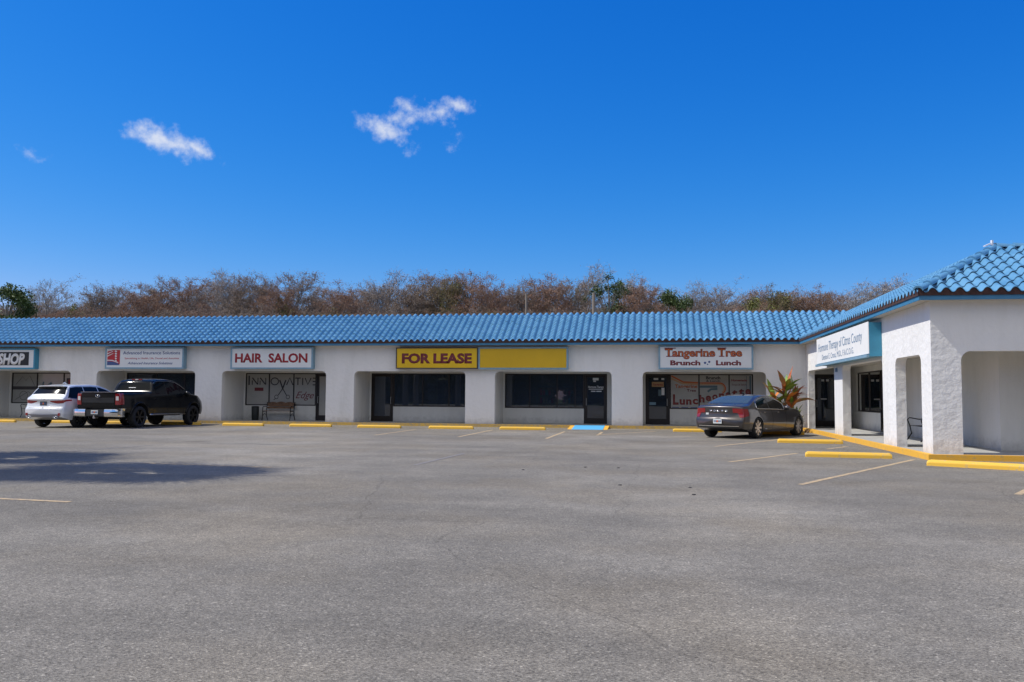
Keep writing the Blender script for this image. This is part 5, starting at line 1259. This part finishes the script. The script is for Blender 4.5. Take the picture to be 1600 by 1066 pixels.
ROW1 = [(92, 437, 'grey', 5, 88), (48, 452, 'grey', 4, 92), (150, 450, 'brown', 2, 86), (185, 447, 'grey', 0, 90), (212, 456, 'rusty', 3, 80), (247, 444, 'brown', 3, 84), (285, 440, 'rusty', 1, 82), (305, 452, 'grey', 2, 95), (331, 427, 'grey', 4, 94), (356, 434, 'grey', 2, 90),
        (383, 431, 'brown', 0, 86), (412, 438, 'brown', 2, 88), (437, 450, 'rusty', 3, 82), (465, 432, 'brown', 1, 85), (500, 449, 'grey', 0, 88), (527, 452, 'rusty', 3, 80), (556, 452, 'brown', 0, 84), (578, 444, 'grey', 2, 90), (607, 427, 'grey', 4, 92), (634, 447, 'brown', 3, 84),
        (662, 430, 'brown', 0, 86), (680, 437, 'rusty', 1, 88), (705, 437, 'olive', 2, 84), (738, 433, 'rusty', 1, 86), (765, 443, 'rusty', 3, 82), (788, 452, 'brown', 0, 88), (815, 447, 'brown', 2, 84), (843, 435, 'rusty', 0, 88), (866, 445, 'rusty', 3, 84), (900, 443, 'brown', 1, 86),
        (928, 416, 'grey', 4, 98), (985, 438, 'grey', 2, 90), (1010, 447, 'rusty', 3, 84), (1045, 455, 'grey', 0, 92), (1085, 444, 'grey', 4, 94), (1118, 457, 'brown', 1, 86), (1146, 443, 'grey', 5, 92), (1172, 462, 'brown', 2, 84), (1187, 453, 'rusty', 0, 86), (1214, 456, 'olive', 3, 84), (1240, 456, 'rusty', 2, 86),
        (1272, 460, 'brown', 1, 88), (1290, 457, 'rusty', 3, 86), (1322, 460, 'grey', 0, 90), (1352, 443, 'grey', 4, 94), (1378, 448, 'grey', 2, 92), (1405, 439, 'grey', 0, 90), (1432, 446, 'brown', 4, 92)]
used = {}
def ulabel(base, px):
    return base
for i, (px, py, tone, var, d) in enumerate(ROW1):
    x, y = pos(px, d); H_ = (CAMZ+(611+px*.0065-py)/FPX*d)*1.06
    lab = 'bare %s tree above %s %s' % (TONEW[tone], near_word(px), span(px))
    if py < 432: lab = 'tall bare %s treetop standing out above %s' % (TONEW[tone], span(px))
    used[lab] = used.get(lab, 0)+1
    if used[lab] > 1: lab = lab.replace('tree ', 'tree, smaller one of two, ').replace('treetop ', 'treetop, second one, ')
    place_tree('bare', var, x, y, H_, rg.uniform(0, 6.28), rg.uniform(.85, 1.1), lab, 'bare trees in the wood behind the plaza', tone)
k_ = 0; px = -60
while px < 1500:
    tone = rg.choice(['rusty', 'brown', 'brown', 'rusty', 'olive']); d = rg.uniform(98, 112); x, y = pos(px, d); py = rg.uniform(466, 484)
    H_ = CAMZ+(611+px*.0065-py)/FPX*d
    lab = 'far bare %s tree between taller ones above %s' % (TONEW[tone], span(px))
    place_tree('bare', rg.choice([0, 1, 3, 3, 1]), x, y, H_, rg.uniform(0, 6.28), rg.uniform(1.2, 1.45), lab, 'bare trees in the back row behind the plaza', tone); px += rg.uniform(19, 26)
# low brushy trees filling in just above the ridge
px = -30
while px < 1480:
    tone = rg.choice(['rusty', 'rusty', 'brown', 'olive']); d = rg.uniform(72, 80); x, y = pos(px, d); py = rg.uniform(474, 486); H_ = CAMZ+(611+px*.0065-py)/FPX*d
    lab = 'low brushy %s tree over the ridge above %s' % (TONEW[tone], span(px))
    place_tree('bare', rg.choice([0, 1, 3]), x, y, H_, rg.uniform(0, 6.28), rg.uniform(1.0, 1.3), lab, 'low trees just above the roof ridge', tone); px += rg.uniform(24, 34)
for kind, px, py, d, sx, lab in [('oak', 8, 448, 66, 1.1, 'dense dark evergreen tree at the left edge above the SHOP sign'), ('oak', 34, 470, 68, .7, 'small evergreen crown just right of the big one at the left edge'),
                                 ('pine', 952, 431, 86, 1.05, 'green pine crown right of the tallest bare tree'), ('pine', 972, 440, 88, .7, 'second green pine crown, right of the higher pine'), ('pine', 905, 452, 90, .7, 'thin green pine behind the wooden pole'),
                                 ('oak', 1043, 457, 84, .8, 'rounded green tree above the left end of the restaurant sign'), ('oak', 1072, 466, 86, .5, 'small green tree between the green crown and the bare spire'),
                                 ('yellow', 1188, 468, 80, .8, 'yellow green tree above the right end of the restaurant sign'), ('yellow', 1222, 456, 84, .75, 'yellow green tree with rusty twigs above the red-leaved plant'),
                                 ('yellow', 440, 468, 82, .5, 'olive green bushy tree above the HAIR SALON sign'), ('yellow', 705, 442, 84, .5, 'narrow olive green tree above the FOR LEASE sign'), ('yellow', 118, 478, 80, .5, 'low yellow green tree left of the insurance sign')]:
    x, y = pos(px, d); H_ = CAMZ+(611+px*.0065-py)/FPX*d; place_tree(kind, 0, x, y, H_, rg.uniform(0, 6.28), sx, lab, None)
for px, py, d, r_, lab in ((822, 456, 62, .10, 'thin grey pole rising among the trees above the plain yellow sign'), (928, 455, 60, .15, 'thick wooden pole rising under the tallest bare tree')):
    x, y = pos(px, d); H_ = CAMZ+(611+px*.0065-py)/FPX*d; b = MB(); b.tube([(0, 0, 0), (0, 0, H_)], [r_, r_*.7], 10); o = b.build('utility_pole', M('weathered_pole', (.26, .22, .18), .85), auto=40); o.location = (x, y, 0); tag(o, lab, 'pole')

# palms left of the camera's view; their crowns shade the lot and a few frond tips reach the edge of the frame
def fan_palm(loc, H_, nfr, seed, label, Rr=2.1):
    rg = random.Random(seed); r = empty('palm_tree', loc, 0, label=label, cat='palm'); t = MB(); t.tube([(0, 0, 0), (.05, 0, H_*.5), (0, .05, H_)], [.24, .19, .17], 12); t.build('trunk', BARK, r, smooth=True)
    f = MB()
    for i in range(nfr):
        az = i*2.39996+rg.uniform(-.2, .2); el = rg.uniform(-.45, 1.25); d = Vector((math.cos(az)*math.cos(el), math.sin(az)*math.cos(el), math.sin(el))); L_ = rg.uniform(.75, 1.1)
        p0 = Vector((0, 0, H_)); p1 = p0+d*L_*.55; p2 = p1+(d+Vector((0, 0, -.35))).normalized()*L_*.55; f.tube([p0, p1, p2], [.03, .02, .015], 4, cap=False)
        dd = (d+Vector((0, 0, -.45))).normalized(); s_ = dd.cross(Vector((0, 0, 1))).normalized(); nn = s_.cross(dd)
        for k in range(30):
            a_ = (k-14.5)/14.5*1.9; q = (dd*math.cos(a_)+s_*math.sin(a_)).normalized(); ln_ = (Rr-1.0)*rg.uniform(.85, 1.1)*(1-.25*abs(a_)/1.9)
            blade(f, p2, q+nn*.10, ln_, .050, .75, 0, n=4, fold=.1)
    f.build('crown', M('palm_frond', (.05, .085, .025), .5, col2=(.10, .12, .04), vscale=2), r, recalc=False)
    return r
fan_palm((-15.15, 12.8, 0), 7.5, 38, 1, 'fan palm just outside the left edge whose frond tips reach into the sky', 2.6)
fan_palm((-18.6, 15.3, 0), 6.6, 32, 2, 'second fan palm farther left, seen only by its shadow on the asphalt', 2.5)
fan_palm((-18.9, 11.4, 0), 6.0, 22, 4, 'third fan palm, nearest the viewer, seen only by its shadow on the asphalt', 2.4)
# added trees behind the viewer, out of view, to darken the shop window reflections
rg = random.Random(21)
for i in range(62):
    x = -95+i*2.5+rg.uniform(-1, 1); y = rg.uniform(-62, -52) if i % 2 else rg.uniform(-78, -68)
    place_tree('added_hedge', 0, x, y, rg.uniform(9, 13), rg.uniform(0, 6.28), rg.uniform(1.2, 1.5), 'added evergreen tree behind the viewer, darkens the shop window reflections', 'added evergreen trees behind the viewer')
